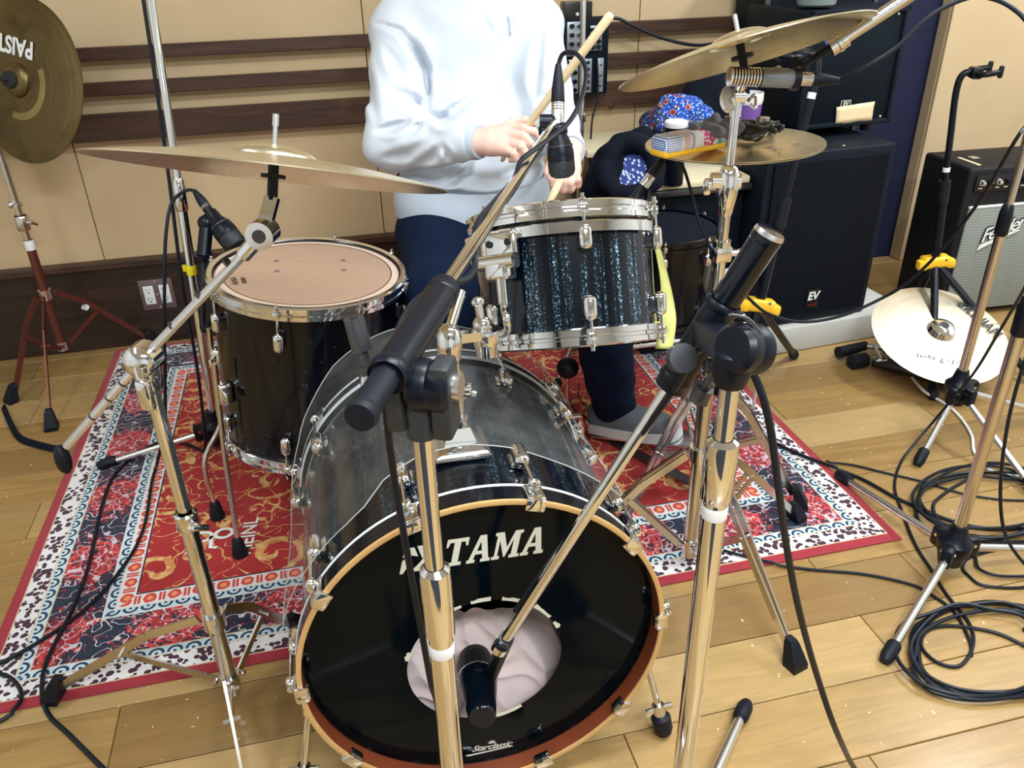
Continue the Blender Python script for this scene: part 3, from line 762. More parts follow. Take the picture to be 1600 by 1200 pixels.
# clear sheet draped on the bass drum
t = NT('clear_sheet'); x, y, z = t.coords('Object'); n = t.noise(t.vec, 18, 4, .6, .8); n2 = n
t.set('Base Color', t.mix(n, (.20, .22, .22), (.34, .34, .31))).set('Roughness', .12+n*.2).set('Alpha', n.smooth(.3, .8)*.14+.10).set('IOR', 1.45)
MAT['clear_sheet'] = t.mat
lo = [(-82, -.085), (-62, -.070), (-38, -.060), (-29, -.068), (-26, -.095), (-14, -.118), (0, -.128), (14, -.120), (26, -.100), (40, -.085), (50, -.085), (54, -.11)]
hi = [(-82, -.36), (-70, -.47), (-60, -.53), (-38, -.575), (0, -.58), (30, -.56), (54, -.50)]
def lerp(tab, v):
    for (a, b), (c, d) in zip(tab[:-1], tab[1:]):
        if v <= c: return b+(d-b)*(v-a)/(c-a)
    return tab[-1][1]
def sheet(u, v):
    ph = -82+136*u; zf = lerp(lo, ph); zb = lerp(hi, ph); zz = zf+(zb-zf)*v
    r = KR+.0175+.004*math.sin(ph*.09)*math.sin(zz*14)+(.010*max(0, -zz-.50)/.08)
    if abs(ph) < 14 and -.30 < zz < -.12: r += .0
    a = R_(90-ph); return (r*math.cos(a), r*math.sin(a), zz)
cs = MB().grid(sheet, 68, 40, KF).build('plastic_sheet', MAT['clear_sheet'], None, (KC.x, KC.y, KC.z+KR)); setp(cs, 'clear scratched plastic sheet draped over the bass drum shell', 'sheet')
plain('highlight_pale', (.55, .57, .53), .25, **{'Alpha': .75})
rim = [sheet(i/40, 0) for i in range(41)]+[sheet(1, j/20) for j in range(1, 21)]+[sheet(1-i/40, 1) for i in range(1, 41)]+[sheet(0, 1-j/20) for j in range(1, 20)]
MB().tube([KF @ Vector(q) for q in rim], .0009, 6, True).build('edge_highlight', MAT['highlight_pale'], cs)  # pale tube along the outline stands in for light caught at the edge
# ------------------------------------------------------------------ cymbals
def cymbal_mat(name, c1, c2, rough, hammer=0.0, wear=0.0, smudge=.3):
    t = NT(name); x, y, z = t.coords('Object'); r = (x*x+y*y).sqrt(); a = y.m('ARCTAN2', x)
    gro = t.noise(t.comb(r*420.0, a*.35, 0), 1.0, 3, .7); rings = (r*260.0).sin()
    blot = t.noise(t.vec, 11, 5, .62, .5)
    c = t.mix(gro.smooth(.3, .7), c1, c2); c = t.mix(blot.smooth(.5, .75)*smudge, c, tuple(q*.45 for q in c1))
    if wear:
        wr = t.noise(t.comb(a*8, r*5, 2.0), 1.5, 5, .7, 1.2); c = t.mix((wr.gt(.64)*r.gt(.12)*a.band(-1.6, 1.3))*wear, c, (.03, .025, .02))
    t.set('Base Color', c).set('Metallic', .92).set('Roughness', blot*.18+rough)
    h = gro*.5+rings*.12
    if hammer:
        hm = t.voro(t.vec, hammer).smooth(.0, .5); h = h+hm*1.6
    t.bump(h, .30 if hammer else .16, .0012); MAT[name] = t.mat
cymbal_mat('bronze', (.62, .52, .32), (.76, .68, .48), .20)
cymbal_mat('bronze_hat', (.60, .46, .24), (.74, .64, .42), .22)
cymbal_mat('bronze_dark', (.135, .095, .035), (.21, .155, .07), .30, smudge=.6)
cymbal_mat('bronze_china', (.34, .25, .09), (.46, .36, .16), .26, 62)
cymbal_mat('bronze_worn', (.80, .68, .48), (.90, .84, .72), .30, 0, .9)
def cym_profile(R, bell_r, bell_h, bow, th=.0016, flange=None):
    top = []
    n = 14
    for i in range(n+1):
        r = R-(R-bell_r)*i/n
        z = bow*(1-max(0.0, (r-bell_r)/(R-bell_r))**1.7)
        if flange and r > R*flange[0]: z += flange[1]*((r-R*flange[0])/(R*(1-flange[0])))
        top.append((r, z))
    zb = top[-1][1]
    for i in range(1, 9):
        a = i/8*math.pi/2; top.append((max(bell_r*math.cos(a), .006), zb+bell_h*math.sin(a)))
    prof = [(r, z-th) for r, z in top][:: -1]+top
    return prof
def cymbal(name, label, c, n, R, mat, bell_r=.055, bell_h=.020, bow=.020, xh=(1, 0, 0), flange=None, cat='cymbal', group=None):
    F = frame(c, n, xh)
    root = thing(name, label, cat, F, group)
    d = MB().lathe(cym_profile(R, bell_r, bell_h, bow, flange=flange), None, 112, True).build('bronze_disc', MAT[mat], root, local=True, smooth=50)
    return root, d, F
def onp(F, px, py):      # photo point on the frame's local z=0 plane
    d = ray(px, py); o = F.translation; n = F.col[2].xyz
    return F.inverted() @ (CC+d*((o-CC).dot(n)/d.dot(n)))
def on_cym(name, txt, F, px, py, px2, py2, size, mat, parent, zoff, **k):
    p = onp(F, px, py); q = onp(F, px2, py2); d = q-p; d.z = 0
    return lettering(name, txt, F @ frame((p.x, p.y, zoff), (0, 0, 1), d), MAT[mat], parent, size, off=0, **k)

C1 = Vector((-.058, 1.115, 1.001)); N1 = Vector((.188, .284, .940)).normalized()
cr1, d1, CF1 = cymbal('crash_cymbal', 'large tilted bronze crash cymbal above the floor tom', C1, N1, .2286, 'bronze', .055, .017, .020)
C2 = Vector((.692, 1.293, 1.089)); N2 = Vector((-.149, .33, .932)).normalized()
cr2, d2, CF2 = cymbal('crash_cymbal', 'bronze crash cymbal tilted away at top right, its underside showing', C2, N2, .203, 'bronze', .050, .017, .020)
C3 = Vector((.829, 1.544, .886)); N3 = Vector((-.028, .03, .999)).normalized()
hh1, d3, CF3 = cymbal('hi_hat_cymbal', 'upper hi-hat cymbal with colourful pouch lying on it', C3, N3, .178, 'bronze_hat', .048, .015, .016)
hh2, d4, CF4 = cymbal('hi_hat_cymbal', 'lower hi-hat cymbal turned upward beneath the upper one', C3-N3*.0045, -N3, .178, 'bronze_hat', .048, .015, .016)
on_cym('brand_print', '|||||||||', CF3, 1238, 232, 1262, 234, .030, 'grey_print', d3, .009, sx=.5)
on_cym('brand_print', 'ZILDJIAN', CF3, 1198, 238, 1222, 243, .022, 'grey_print', d3, .011, sx=.9)
CH_C = Vector((-.765, 2.640, .941)); CH_N = Vector((-.586, -.774, .241)).normalized()
ch, d5, CFC = cymbal('china_cymbal', 'dark bronze china cymbal with white lettering at the left edge', CH_C, CH_N, .221, 'bronze_dark', .046, .022, .012, (0, 0, 1), (.80, -.010))
MB().lathe([(.088, .0115), (.155, .0068)], None, 72).build('hammered_band', MAT['bronze_china'], d5, local=True) if False else None
MB().lathe([(.085, .0119), (.110, .0096), (.135, .0072), (.152, .0049)], None, 96, False, R_(-200), R_(-70)).build('hammered_band', MAT['bronze_china'], d5, local=True)
on_cym('brand_lettering', 'PAISTe', CFC, 24, 70, -20, 57, .062, 'white_print', d5, .0125, bold=.0022, sx=.92)
MB().lathe([(.006, .028), (.022, .029), (.024, .034), (.022, .042), (0, .043)], None, 24).cyl((0, 0, .04), (0, 0, .07), .006).build('felt_washer', MAT['felt'], ch, local=True)
C5 = Vector((1.798, 1.92, .155)); N5 = Vector((-.066, -.375, .925)).normalized()
zc_, d6, CF5 = cymbal('loose_cymbal', 'worn bronze cymbal leaning on the floor beside the guitar amplifier', C5, N5, .203, 'bronze_worn', .042, .024, .014)
on_cym('brand_print', 'ZILDJIAN', CF5, 1528, 502, 1560, 530, .050, 'black_print', d6, .012, bold=.001, sx=.8)
on_cym('pen_scribble', '12/1-3 sym', CF5, 1475, 566, 1440, 560, .036, 'black_print', d6, .0105, shear=.3)
MB().lathe([(.036, .014), (.043, .016), (.036, .031), (.02, .039), (.010, .0395)], None, 40).build('polished_bell', MAT['chrome'], d6, local=True)
MB().lathe([(0, .041), (.013, .041), (.013, .039)], None, 20).build('bell_hole', MAT['black_print'], d6, local=True)

# ------------------------------------------------------------------ stands
def VZ(x, y, row):
    lo_, hi_ = -.5, 3.0
    for _ in range(50):
        m = (lo_+hi_)/2; v = Vector((x, y, m))-CC
        if 600-FPX*v.dot(CU)/v.dot(CW) > row: lo_ = m
        else: hi_ = m
    return lo_
def rubber_tip(p, d, r, L, parent, grooves=False):
    d = Vector(d).normalized(); F = frame(p, d)
    prof = [(0, L), (r*.72, L), (r, L*.72), (r, .12*L), (r*.8, 0), (0, 0)][::-1]
    return MB().lathe(prof, F, 14).build('rubber_foot', MAT['black_rubber'], parent)
def bar_leg(root, x, y, zp, zb, foot, mat='worn_chrome', dbl=False, knee=.5):
    foot = Vector(foot); out = Vector((foot.x-x, foot.y-y, 0)); L = out.length; out.normalize(); side = Vector((-out.y, out.x, 0))
    top = Vector((x, y, zp))+out*.028; k = top.lerp(foot+Vector((0, 0, .045)), .32)+Vector((0, 0, .012)); kb2 = top.lerp(foot+Vector((0, 0, .04)), knee)
    end = foot+Vector((0, 0, .035))-out*.02
    up = (end-top).cross(side).normalized()
    m = MB()
    offs = (-.009, .009) if dbl else (0,)
    for o in offs:
        s_ = side*o
        m.bar(top+s_, k+s_, .004 if dbl else .0048, .016 if dbl else .0170, up); m.bar(k+s_, end+side*o*.4, .004 if dbl else .0048, .016 if dbl else .0170, up)
    lg = m.build('leg', MAT[mat], root)
    b0_ = Vector((x, y, zb))+out*.024; m = MB()
    for o in offs: m.bar(b0_+side*o, kb2+side*o, .004 if dbl else .0044, .013 if dbl else .0135, (kb2-b0_).cross(side).normalized())
    m.cyl(kb2-side*.014, kb2+side*.014, .004, 8).cyl(b0_-side*.014, b0_+side*.014, .004, 8)
    m.build('brace', MAT[mat], lg)
    dd = (end-k).normalized()
    Fr = frame(foot, (0, 0, 1), out)
    vs = []
    for (zz, a, b, ox) in ((0, .030, .036, .004), (.012, .032, .036, .002), (.05, .020, .022, -.014), (.058, .015, .016, -.018)):
        vs += [(ox+sx*a/2, sy*b/2, zz) for sx, sy in ((-1, -1), (1, -1), (1, 1), (-1, 1))]
    fs = [[3, 2, 1, 0], [12, 13, 14, 15]]+[[4*i+j, 4*i+(j+1) % 4, 4*i+4+(j+1) % 4, 4*i+4+j] for i in range(3) for j in range(4)]
    MB().add(vs, fs, Fr).build('rubber_foot', MAT['black_rubber'], lg, smooth=0)
def tripod(root, x, y, zp, zb, feet, mat='worn_chrome', dbl=False, knee=.5, r=.017):
    MB().cyl((x, y, zp-.016), (x, y, zp+.016), r+.005, 20).build('leg_collar', MAT['chrome'], root)
    MB().cyl((x, y, zb-.014), (x, y, zb+.014), r+.003, 20).build('brace_collar', MAT['chrome'], root)
    for f in feet: bar_leg(root, x, y, zp, zb, f, mat, dbl, knee)
def collar(root, x, y, z, r, h=.03, knob=None, mat='chrome', name='height_clamp'):
    m = MB().lathe([(r*.9, -h/2), (r, -h*.4), (r, h*.4), (r*.85, h/2)], Matrix.Translation((x, y, z)), 20, True)
    o = m.build(name, MAT[mat], root)
    if knob:
        k = Vector(knob); p = Vector((x, y, z)); q = p+k.normalized()*(r+.018)
        sd = k.normalized().cross(Vector((0, 0, 1))).normalized()
        MB().cyl(p+k.normalized()*r*.7, q, .005, 10).box((0, 0, 0), (.034, .010, .010), frame(q, k, sd+Vector((0, 0, .6))), .004).build('wing_screw', MAT[mat], o)
    return o
def pix_dir(a, b): return (b-a).normalized()

# crash stand with boom (left front)
sx, sy = -.295, 1.165
sx += .010; zj = VZ(sx, sy, 572); J = Vector((sx, sy, zj))
st1 = thing('cymbal_stand', 'chrome boom cymbal stand in the left foreground', 'stand', (sx, sy, 0))
zcl = VZ(sx, sy, 812)
MB().cyl((sx, sy, zcl), (sx, sy, zj), .0110, 20).build('upper_tube', MAT['chrome'], st1)
MB().cyl((sx, sy, .035), (sx, sy, zcl), .0140, 20).build('lower_tube', MAT['chrome'], st1)
collar(st1, sx, sy, zcl, .0185, .034, (.5, -.6, 0))
G1 = C1-N1*.075+Vector((-.010, -.004, 0))
tail = AD(95, 718, 1.27); bd = (G1-J).normalized(); 
J2 = J+Vector((0, 0, .012))
MB().cyl(J2+bd*.012, G1-bd*.02, .0068, 8).build('boom_arm', MAT['satin_metal'], st1, smooth=20)
tl = J2-bd*(tail-J2).length
bt = MB().cyl(J2, tl, .0068, 8).build('boom_tail', MAT['satin_metal'], st1, smooth=20)
MB().ball(tl-bd*.02+Vector((0, 0, -.012)), .018, 12, None, (.7, .7, 1.5)).build('rubber_tip', MAT['black_rubber'], bt)
for k in (-.15, -.10, -.06, .08, .15, .22): MB().cyl(J2+bd*k-bd*.002, J2+bd*k+bd*.002, .0072, 8).build('memory_mark', MAT['steel_dark'], bt)
side = bd.cross(Vector((0, 0, 1))).normalized()
MB().cyl(J2-side*.014, J2+side*.014, .025, 28).lathe([(.025, 0), (.021, .008), (.011, .013), (0, .014)], frame(J2+side*.013, side), 28).lathe([(.025, 0), (.021, .008), (.011, .013), (0, .014)], frame(J2-side*.013, -side), 28).lathe([(.012, -.055), (.016, -.05), (.022, -.012), (.018, .01), (0, .012)], Matrix.Translation(J2), 20).build('boom_clamp', MAT['chrome'], st1)
kq = J2+side*.03+Vector((.012, -.02, -.035)); MB().cyl(J2+side*.02, kq, .006).box((0, 0, 0), (.014, .022, .05), frame(kq, (0, 0, 1), side), .006, 3).build('wing_screw', MAT['chrome'], st1)
# tilter below the cymbal
tl1 = MB().cyl(G1-side*.014, G1+side*.014, .019, 24).cyl(G1-bd*.045, G1, .0105, 14).bar(G1, C1-N1*.030, .018, .012, side).build('tilter', MAT['chrome'], st1)
MB().cyl(G1-side*.0155, G1+side*.0155, .009, 18).build('tilter_gear', MAT['steel_dark'], tl1)
MB().cyl(C1-N1*.034, C1+N1*.016, .007, 14).lathe([(0, 0), (.016, 0), (.016, .005), (0, .005)], frame(C1-N1*.006, N1), 20).build('sleeve', MAT['black_plastic'], st1)
MB().cyl(C1+N1*.016, C1+N1*.060, .0030, 10).cyl(C1+N1*.060, C1+N1*.075, .0042, 10).build('threaded_stem', MAT['satin_metal'], st1)
zp1, zb1 = VZ(sx, sy, 968), VZ(sx, sy, 1062)
fa = AZ(88, 1093, .006); fb = AZ(470, 985, .006); fc = AZ(398, 1300, 0)
tripod(st1, sx, sy, zp1, zb1, [(fa.x, fa.y, .0085), (fb.x, fb.y, .0085), (fc.x, fc.y, 0)], 'worn_chrome', False, .5, .0145)

# straight stand of the right crash
sx, sy = .690, 1.290
st2 = thing('cymbal_stand', 'chrome double-braced cymbal stand right of the bass drum', 'stand', (sx, sy, 0))
def V2(row): return VZ(sx, sy, row)
zt2 = C2.z
MB().cyl((sx, sy, V2(262)), (sx, sy, V2(176)), .0072, 16).build('top_tube', MAT['chrome'], st2)
T2 = Vector((sx, sy, V2(150)))
tl2 = MB().cyl((sx, sy, V2(182)), T2, .0095, 16).cyl(T2-CR*.006, T2+CR*.012, .013, 20).cyl(T2, C2-N2*.030, .0085, 14).build('tilter', MAT['chrome'], st2)
wq = T2-CR*.016-CU*.006; MB().lathe([(0, -.004), (.016, -.004), (.018, 0), (.016, .004), (0, .004)], frame(wq, CW-CR*.35, CU) @ Matrix.Diagonal((1.25, .8, 1, 1)), 24).build('wing_screw', MAT['satin_metal'], tl2)
wq = T2+CR*.018-CU*.008; MB().tube(spline([wq, wq+CR*.012+CU*.010, wq+CR*.012-CU*.012, wq+CR*.003-CU*.006], 5), .003, 8).build('wing_screw', MAT['chrome'], tl2)
MB().cyl(C2-N2*.034, C2+N2*.016, .007, 14).lathe([(0, 0), (.018, 0), (.018, .006), (0, .006)], frame(C2-N2*.007, N2), 20).build('sleeve', MAT['black_plastic'], st2)
MB().cyl(C2+N2*.016, C2+N2*.036, .0045, 10).cyl(C2+N2*.036, C2+N2*.062, .0036, 10).build('threaded_stem', MAT['satin_metal'], st2)
zA = V2(283)
MB().lathe([(.010, V2(338)), (.013, V2(332)), (.019, V2(300)), (.019, V2(275)), (.014, V2(262)), (.009, V2(258))], Matrix.Translation((sx, sy, 0)), 20).cyl(Vector((sx, sy, zA))-CR*.030, Vector((sx, sy, zA))+CR*.020, .015, 20).build('boom_joint', MAT['chrome'], st2)
pk = Vector((sx, sy, zA-.006))-CR*.032; MB().cyl(pk+CR*.01, pk-CR*.004, .011, 14).box((0, 0, -.004), (.014, .008, .030), frame(pk-CR*.004, (0, 0, 1), CR), .004).build('wing_screw', MAT['chrome'], st2)
MB().cyl((sx, sy, V2(560)), (sx, sy, V2(335)), .0108, 20).build('middle_tube', MAT['chrome'], st2)
zB = V2(395)
MB().box((sx, sy, zB), (.032, .032, .030), None, .004).cyl((sx, sy, zB+.012), (sx, sy, zB+.024), .0165, 20).cyl(Vector((sx, sy, zB)), Vector((sx, sy, zB))+CR*.038, .0065, 12).cyl(Vector((sx, sy, zB))+CR*.03, Vector((sx, sy, zB))+CR*.044, .008, 12).build('height_clamp', MAT['chrome'], st2)
MB().cyl((sx, sy, .045), (sx, sy, V2(560)+.02), .0150, 20).build('lower_tube', MAT['worn_chrome'], st2)
collar(st2, sx, sy, V2(568), .020, .045, (.3, -1, 0))
f1 = AZ(880, 900, .0); f2 = AZ(1240, 1040, .0); f3 = AZ(1243, 812, .008)
tripod(st2, sx, sy, V2(708), V2(848), [(.40, 1.36, .0085), (f2.x, f2.y, 0), (f3.x, f3.y, .0085)], 'worn_chrome', True, .42, .0155)

# hi-hat stand with pedal
sx, sy = .829, 1.544
st3 = thing('hi_hat_stand', 'hi-hat stand with foot pedal behind the right cymbal stand', 'stand', (sx, sy, 0))
MB().cyl((sx, sy, .05), (sx, sy, .60), .0135, 18).build('lower_tube', MAT['chrome'], st3)
MB().cyl((sx, sy, .60), (sx, sy, C3.z-.030), .0095, 16).build('upper_tube', MAT['chrome'], st3)
MB().cyl((sx, sy, C3.z-.03), (sx, sy, C3.z+.12), .0033, 10).build('pull_rod', MAT['chrome'], st3)
collar(st3, sx, sy, .60, .018, .035, (1, -.2, 0))
MB().lathe([(.005, .030), (.013, .031), (.013, .044), (.008, .046), (.008, .062), (.005, .064)], CF3, 16, True).build('clutch', MAT['chrome'], st3)
MB().lathe([(0, -.052), (.018, -.048), (.024, -.036), (.024, -.032), (.006, -.032)], CF3, 20).build('seat_cup', MAT['black_plastic'], st3)
ftoe = AZ(1062, 722, .05)
tripod(st3, sx, sy, .34, .14, [(sx-.26, sy-.12, .0085), (sx+.22, sy-.12, .0085), (sx+.03, sy+.26, .0085)], 'worn_chrome', True, .5, .0145)
hq = Vector((.675, 1.880, .012)); tq = Vector((.885, 1.665, .080))
pd_ = MB().bar(hq+Vector((0, 0, .006)), tq, .085, .008, Vector((0, 0, 1)), .003).build('footboard', MAT['satin_metal'], st3)
MB().cyl(tq, Vector((sx, sy, .16)), .004, 8).build('pull_chain', MAT['steel_dark'], pd_)
MB().bar(hq+Vector((0, 0, .002)), Vector((sx, sy, .03)), .03, .004).build('base_plate', MAT['steel_dark'], st3)

# china stand
sx, sy = -.897, 2.705
st4 = thing('cymbal_stand', 'rusty tripod cymbal stand by the wall at the left', 'stand', (sx, sy, 0))
V4 = lambda row: VZ(sx, sy, row)
MB().cyl((sx, sy, V4(545)), (sx, sy, V4(375)), .0135, 16).build('lower_tube', MAT['rust_metal'], st4)
MB().cyl((sx, sy, V4(375)), (sx, sy, V4(255)), .0105, 16).build('upper_tube', MAT['worn_chrome'], st4)
collar(st4, sx, sy, V4(348), .020, .045, (1, -.4, 0), 'worn_chrome')
MB().lathe([(.0142, V4(390)), (.0146, V4(388)), (.0146, V4(376)), (.0142, V4(375))], Matrix.Translation((sx, sy, 0)), 16).build('tape_band', MAT['white_tape'], st4)
MB().cyl((sx, sy, V4(318)), (sx, sy, V4(322)), .017, 14).ball((sx-.012, sy-.012, V4(318)), .010).build('wing_screw', MAT['chrome'], st4)
gq = CH_C-CH_N*.05; zt4 = max(V4(250), .80)
MB().cyl((sx, sy, V4(256)), (sx, sy, zt4+.06), .0085, 14).cyl((sx, sy, zt4+.05), gq, .0075, 12).ball((sx, sy, zt4+.055), .016).cyl(gq, CH_C+CH_N*.02, .005, 10).build('tilter', MAT['worn_chrome'], st4)
zp4, zb4 = V4(460), V4(540)
fts = [AZ(82, 670, 0), AZ(20, 628, 0), AZ(240, 537, 0)]
tripod(st4, sx, sy, zp4, zb4, [(f.x, f.y, 0) for f in fts], 'rust_metal', False, .42, .0135)
lp = fts[2]
MB().lathe([(.010, 0), (.0105, 0), (.0105, .014), (.010, .014)], frame(Vector((sx, sy, zp4)).lerp(Vector((lp.x, lp.y, .03)), .34)+Vector((0, 0, .012)), (lp-Vector((sx, sy, zp4)))), 10).build('tape_band', MAT['white_tape'], st4)

# ------------------------------------------------------------------ microphone stands
def round_leg(root, x, y, zh, foot, r=.0085, mat='satin_metal', tip=.0145):
    foot = Vector(foot); h = Vector((x, y, zh)); d = (foot-h).normalized()
    lg = MB().cyl(h+d*.02, foot+Vector((0, 0, .012))-d*.01, r, 14).build('leg', MAT[mat], root)
    rubber_tip(foot+Vector((0, 0, .0135))-d*.038, d, tip, .05, lg)
def mic_base(root, x, y, zh, feet, r=.0085, mat='satin_metal', hub='black_plastic', hr=.036):
    h = MB().lathe([(.015, -.055), (.024, -.052), (hr*.8, -.03), (hr, -.008), (hr, .008), (.022, .022), (.016, .05), (0, .05)], Matrix.Translation((x, y, zh)), 20).build('hub', MAT[hub], root)
    for f in feet:
        d = Vector((f[0]-x, f[1]-y, 0)).normalized(); s_ = Vector((-d.y, d.x, 0))
        MB().box((0, 0, 0), (.05, .026, .05), frame(Vector((x, y, zh-.012))+d*.032, (0, 0, 1), d), .008).build('leg_socket', MAT[hub], h)
        MB().cyl(Vector((x, y, zh-.004))+d*.040-s_*.015, Vector((x, y, zh-.004))+d*.040+s_*.015, .004, 8).build('rivet', MAT['chrome'], h)
        round_leg(root, x, y, zh-.01, f, r, mat)
def boom_clutch(root, p, axis, d, nose=.03, plastic='black_plastic'):
    F = frame(p, axis, d)
    c = MB().lathe([(0, -.020), (.020, -.020), (.0245, -.015), (.0245, -.004), (.0230, 0), (.0245, .004), (.0245, .015), (.020, .020), (0, .020)], F, 28).build('clutch', MAT[plastic], root)
    return c
def t_handle(root, p, q):
    d = (q-p).normalized(); m = MB().cyl(p, q, .0048, 10).cyl(q-d*.004, q+d*.026, .0092, 16).cyl(p-d*.002, p+d*.010, .0095, 14)
    o = m.build('clutch_handle', MAT['steel_dark'], root); MB().cyl(q+d*.0255, q+d*.0268, .004, 8).build('handle_bore', MAT['black_print'], o)

# stand A: centre foreground, boom over the rack tom
ax, ay = .062, .65
sA = thing('microphone_stand', 'chrome boom stand in front of the bass drum logo, arm over the tom', 'stand', (ax, ay, 0))
VA = lambda row: VZ(ax, ay, row)
MB().cyl((ax, ay, VA(885)), (ax, ay, VA(680)), .0098, 24).build('upper_tube', MAT['chrome'], sA)
MB().lathe([(.0128, VA(992)), (.0165, VA(988)), (.0170, VA(905)), (.0160, VA(890)), (.0105, VA(884))], Matrix.Translation((ax, ay, 0)), 24).build('height_clamp', MAT['chrome'], sA)
MB().cyl((ax, ay, .06), (ax, ay, VA(985)), .0135, 24).build('lower_tube', MAT['chrome'], sA)
MB().lathe([(.01365, VA(1019)), (.0140, VA(1018)), (.0140, VA(1003)), (.01365, VA(1002))], Matrix.Translation((ax, ay, 0)), 24).build('tape_band', MAT['white_tape'], sA)
mic_base(sA, ax, ay, .10, [(ax+.10, ay+.0-.30, 0), (ax-.30, ay+.02, 0), (ax+.16, ay+.14, 0)])
eA = AD(866, 192, 1.44); tA = AD(562, 652, .64); bA = (eA-tA).normalized()
kA = AD(640, 545, .72)
def online(px, py, a, b):    # point of the segment line nearest to the photo ray
    d = ray(px, py); u = (b-a).normalized(); w0 = CC-a; A_, B_, C_ = d.dot(d), d.dot(u), 1.0; D_, E_ = d.dot(w0), u.dot(w0)
    s_ = (A_*E_-B_*D_)/(A_*C_-B_*B_); return a+u*s_
q1 = online(712, 462, tA, eA); q2 = online(610, 590, tA, eA)
MB().cyl(q1-bA*.02, eA, .0080, 20).build('boom_arm', MAT['chrome'], sA)
MB().cyl(q2, q1, .0165, 24).lathe([(.0165, 0), (.0185, .004), (.0185, .012), (.0165, .016)], frame(q2-bA*.004, bA), 24, True).lathe([(.0165, 0), (.0176, .002), (.0176, .005), (.0165, .008)], frame(q1-bA*.02, bA), 24, True).build('boom_sleeve', MAT['black_plastic'], sA)
MB().cyl(tA, q2+bA*.005, .0128, 8).lathe([(0, -.002), (.0125, -.001), (.0140, .003), (.0140, .008), (.0128, .010)], frame(tA, bA), 24).build('counterweight', MAT['black_rubber'], sA, smooth=50)
kz = Vector((ax, ay, VA(600)))
hx = bA.cross(Vector((0, 0, 1))).normalized()
boom_clutch(sA, kz+hx*.012, hx, bA)
plain('worn_black', (.03, .032, .034), .5, .2, bump=(90, .6, .002))
ck = MB().lathe([(.0098, VA(682)), (.0150, VA(678)), (.0155, VA(640)), (.014, VA(610)), (0, VA(600))], Matrix.Translation((ax, ay, 0)), 20).box((0, 0, 0), (.020, .034, .075), frame(kz+Vector((0, 0, -.012))+hx*.024, (0, 0, 1), hx), .005).box((0, 0, 0), (.018, .034, .07), frame(kz+Vector((0, 0, -.010))-hx*.020, (0, 0, 1), hx), .005).build('clutch_bracket', MAT['worn_black'], sA)
MB().cyl(kz+hx*.03, kz+hx*.040, .013, 20).build('clutch_bolt', MAT['satin_metal'], sA)
t_handle(sA, AD(577, 588, .74), AD(564, 540, .73))
MB().box((0, 0, 0), (.026, .03, .022), frame(AD(588, 592, .745), CU, CR), .006).build('handle_block', MAT['satin_metal'], sA)

# stand B: right foreground, boom down to the bass drum port
bx, by = AY(1110, 850, .62).x, .62
sB = thing('microphone_stand', 'chrome boom stand with long arm reaching down to the bass drum hole', 'stand', (bx, by, 0))
VB = lambda row: VZ(bx, by, row)
MB().cyl((bx, by, VB(700)), (bx, by, VB(600)), .0098, 24).build('upper_tube', MAT['chrome'], sB)
MB().lathe([(.0128, VB(782)), (.0166, VB(776)), (.0170, VB(705)), (.0160, VB(690)), (.0105, VB(684))], Matrix.Translation((bx, by, 0)), 24).build('height_clamp', MAT['chrome'], sB)
MB().cyl((bx, by, .06), (bx, by, VB(776)), .0128, 24).build('lower_tube', MAT['chrome'], sB)
MB().lathe([(.01295, VB(806)), (.0136, VB(804)), (.0133, VB(796)), (.0138, VB(790)), (.0130, VB(787))], Matrix.Translation((bx, by, 0)), 20).build('torn_tape', MAT['white_tape'], sB)
fB = AZ(1163, 1112, .0); 
mic_base(sB, bx, by, .10, [(fB.x, fB.y, 0), (bx-.34, by-.05, 0), (bx+.12, by-.33, 0)])
eB = AD(792, 996, 1.165); tB = AD(1203, 363, .83); bB = (eB-tB).normalized()
q1 = online(1180, 420, tB, eB); q2 = online(1110, 480, tB, eB); q3 = online(1040, 600, tB, eB)
q2 = online(1128, 470, tB, eB)
MB().cyl(q3-bB*.02, eB, .0078, 20).build('boom_arm', MAT['chrome'], sB)
MB().cyl(q2, q3, .0185, 24).lathe([(.0185, 0), (.0205, .003), (.0205, .008), (.0185, .011)], frame(q2-bB*.002, bB), 24, True).lathe([(.0185, 0), (.0200, .003), (.0200, .008), (.0185, .011)], frame(q3-bB*.02, bB), 24, True).build('boom_sleeve', MAT['black_plastic'], sB)
cw = MB().cyl(tB, q2+bB*.004, .0160, 28).lathe([(0, -.003), (.0148, -.002), (.0165, .002), (.0165, .010), (.0160, .012)], frame(tB, bB), 28).build('counterweight', MAT['black_gloss'], sB)
MB().lathe([(.0155, -.0022), (.0166, .0015), (.0167, .003)], frame(tB, bB), 28).build('worn_edge', MAT['satin_metal'], cw)
kb_ = AD(1062, 560, .86); MB().cyl(kb_, kb_-CW*.012+CR*.002, .0155, 32).cyl(kb_, kb_+CW*.02, .008).build('sleeve_knob', MAT['steel_dark'], sB)
kz = Vector((bx, by, VB(545)))
boom_clutch(sB, kz+CR*.010, (CR*.78+CW*.62).normalized(), bB); 
MB().lathe([(.0098, VB(604)), (.0150, VB(600)), (.020, VB(575)), (.018, VB(550)), (0, VB(535))], Matrix.Translation((bx, by, 0)), 20).bar(kz, online(1105, 520, tB, eB), .026, .03, CR).build('clutch_bracket', MAT['black_plastic'], sB)
sl = MB()
for k_ in (-.004, .004): sl.tube(spline([kz+CU*.030-CR*.010+CW*(k_-.022), kz+CU*.026+CR*.006+CW*(k_-.022), kz+CU*.012+CR*.018+CW*(k_-.022)], 4), .0016, 6)
sl.build('clutch_rib', MAT['steel_dark'], sB)
t_handle(sB, AD(1096, 618, .86), AD(1128, 558, .83))
MB().cyl(AD(1102, 598, .865), AD(1090, 630, .87), .0105, 16).build('handle_block', MAT['steel_dark'], sB)
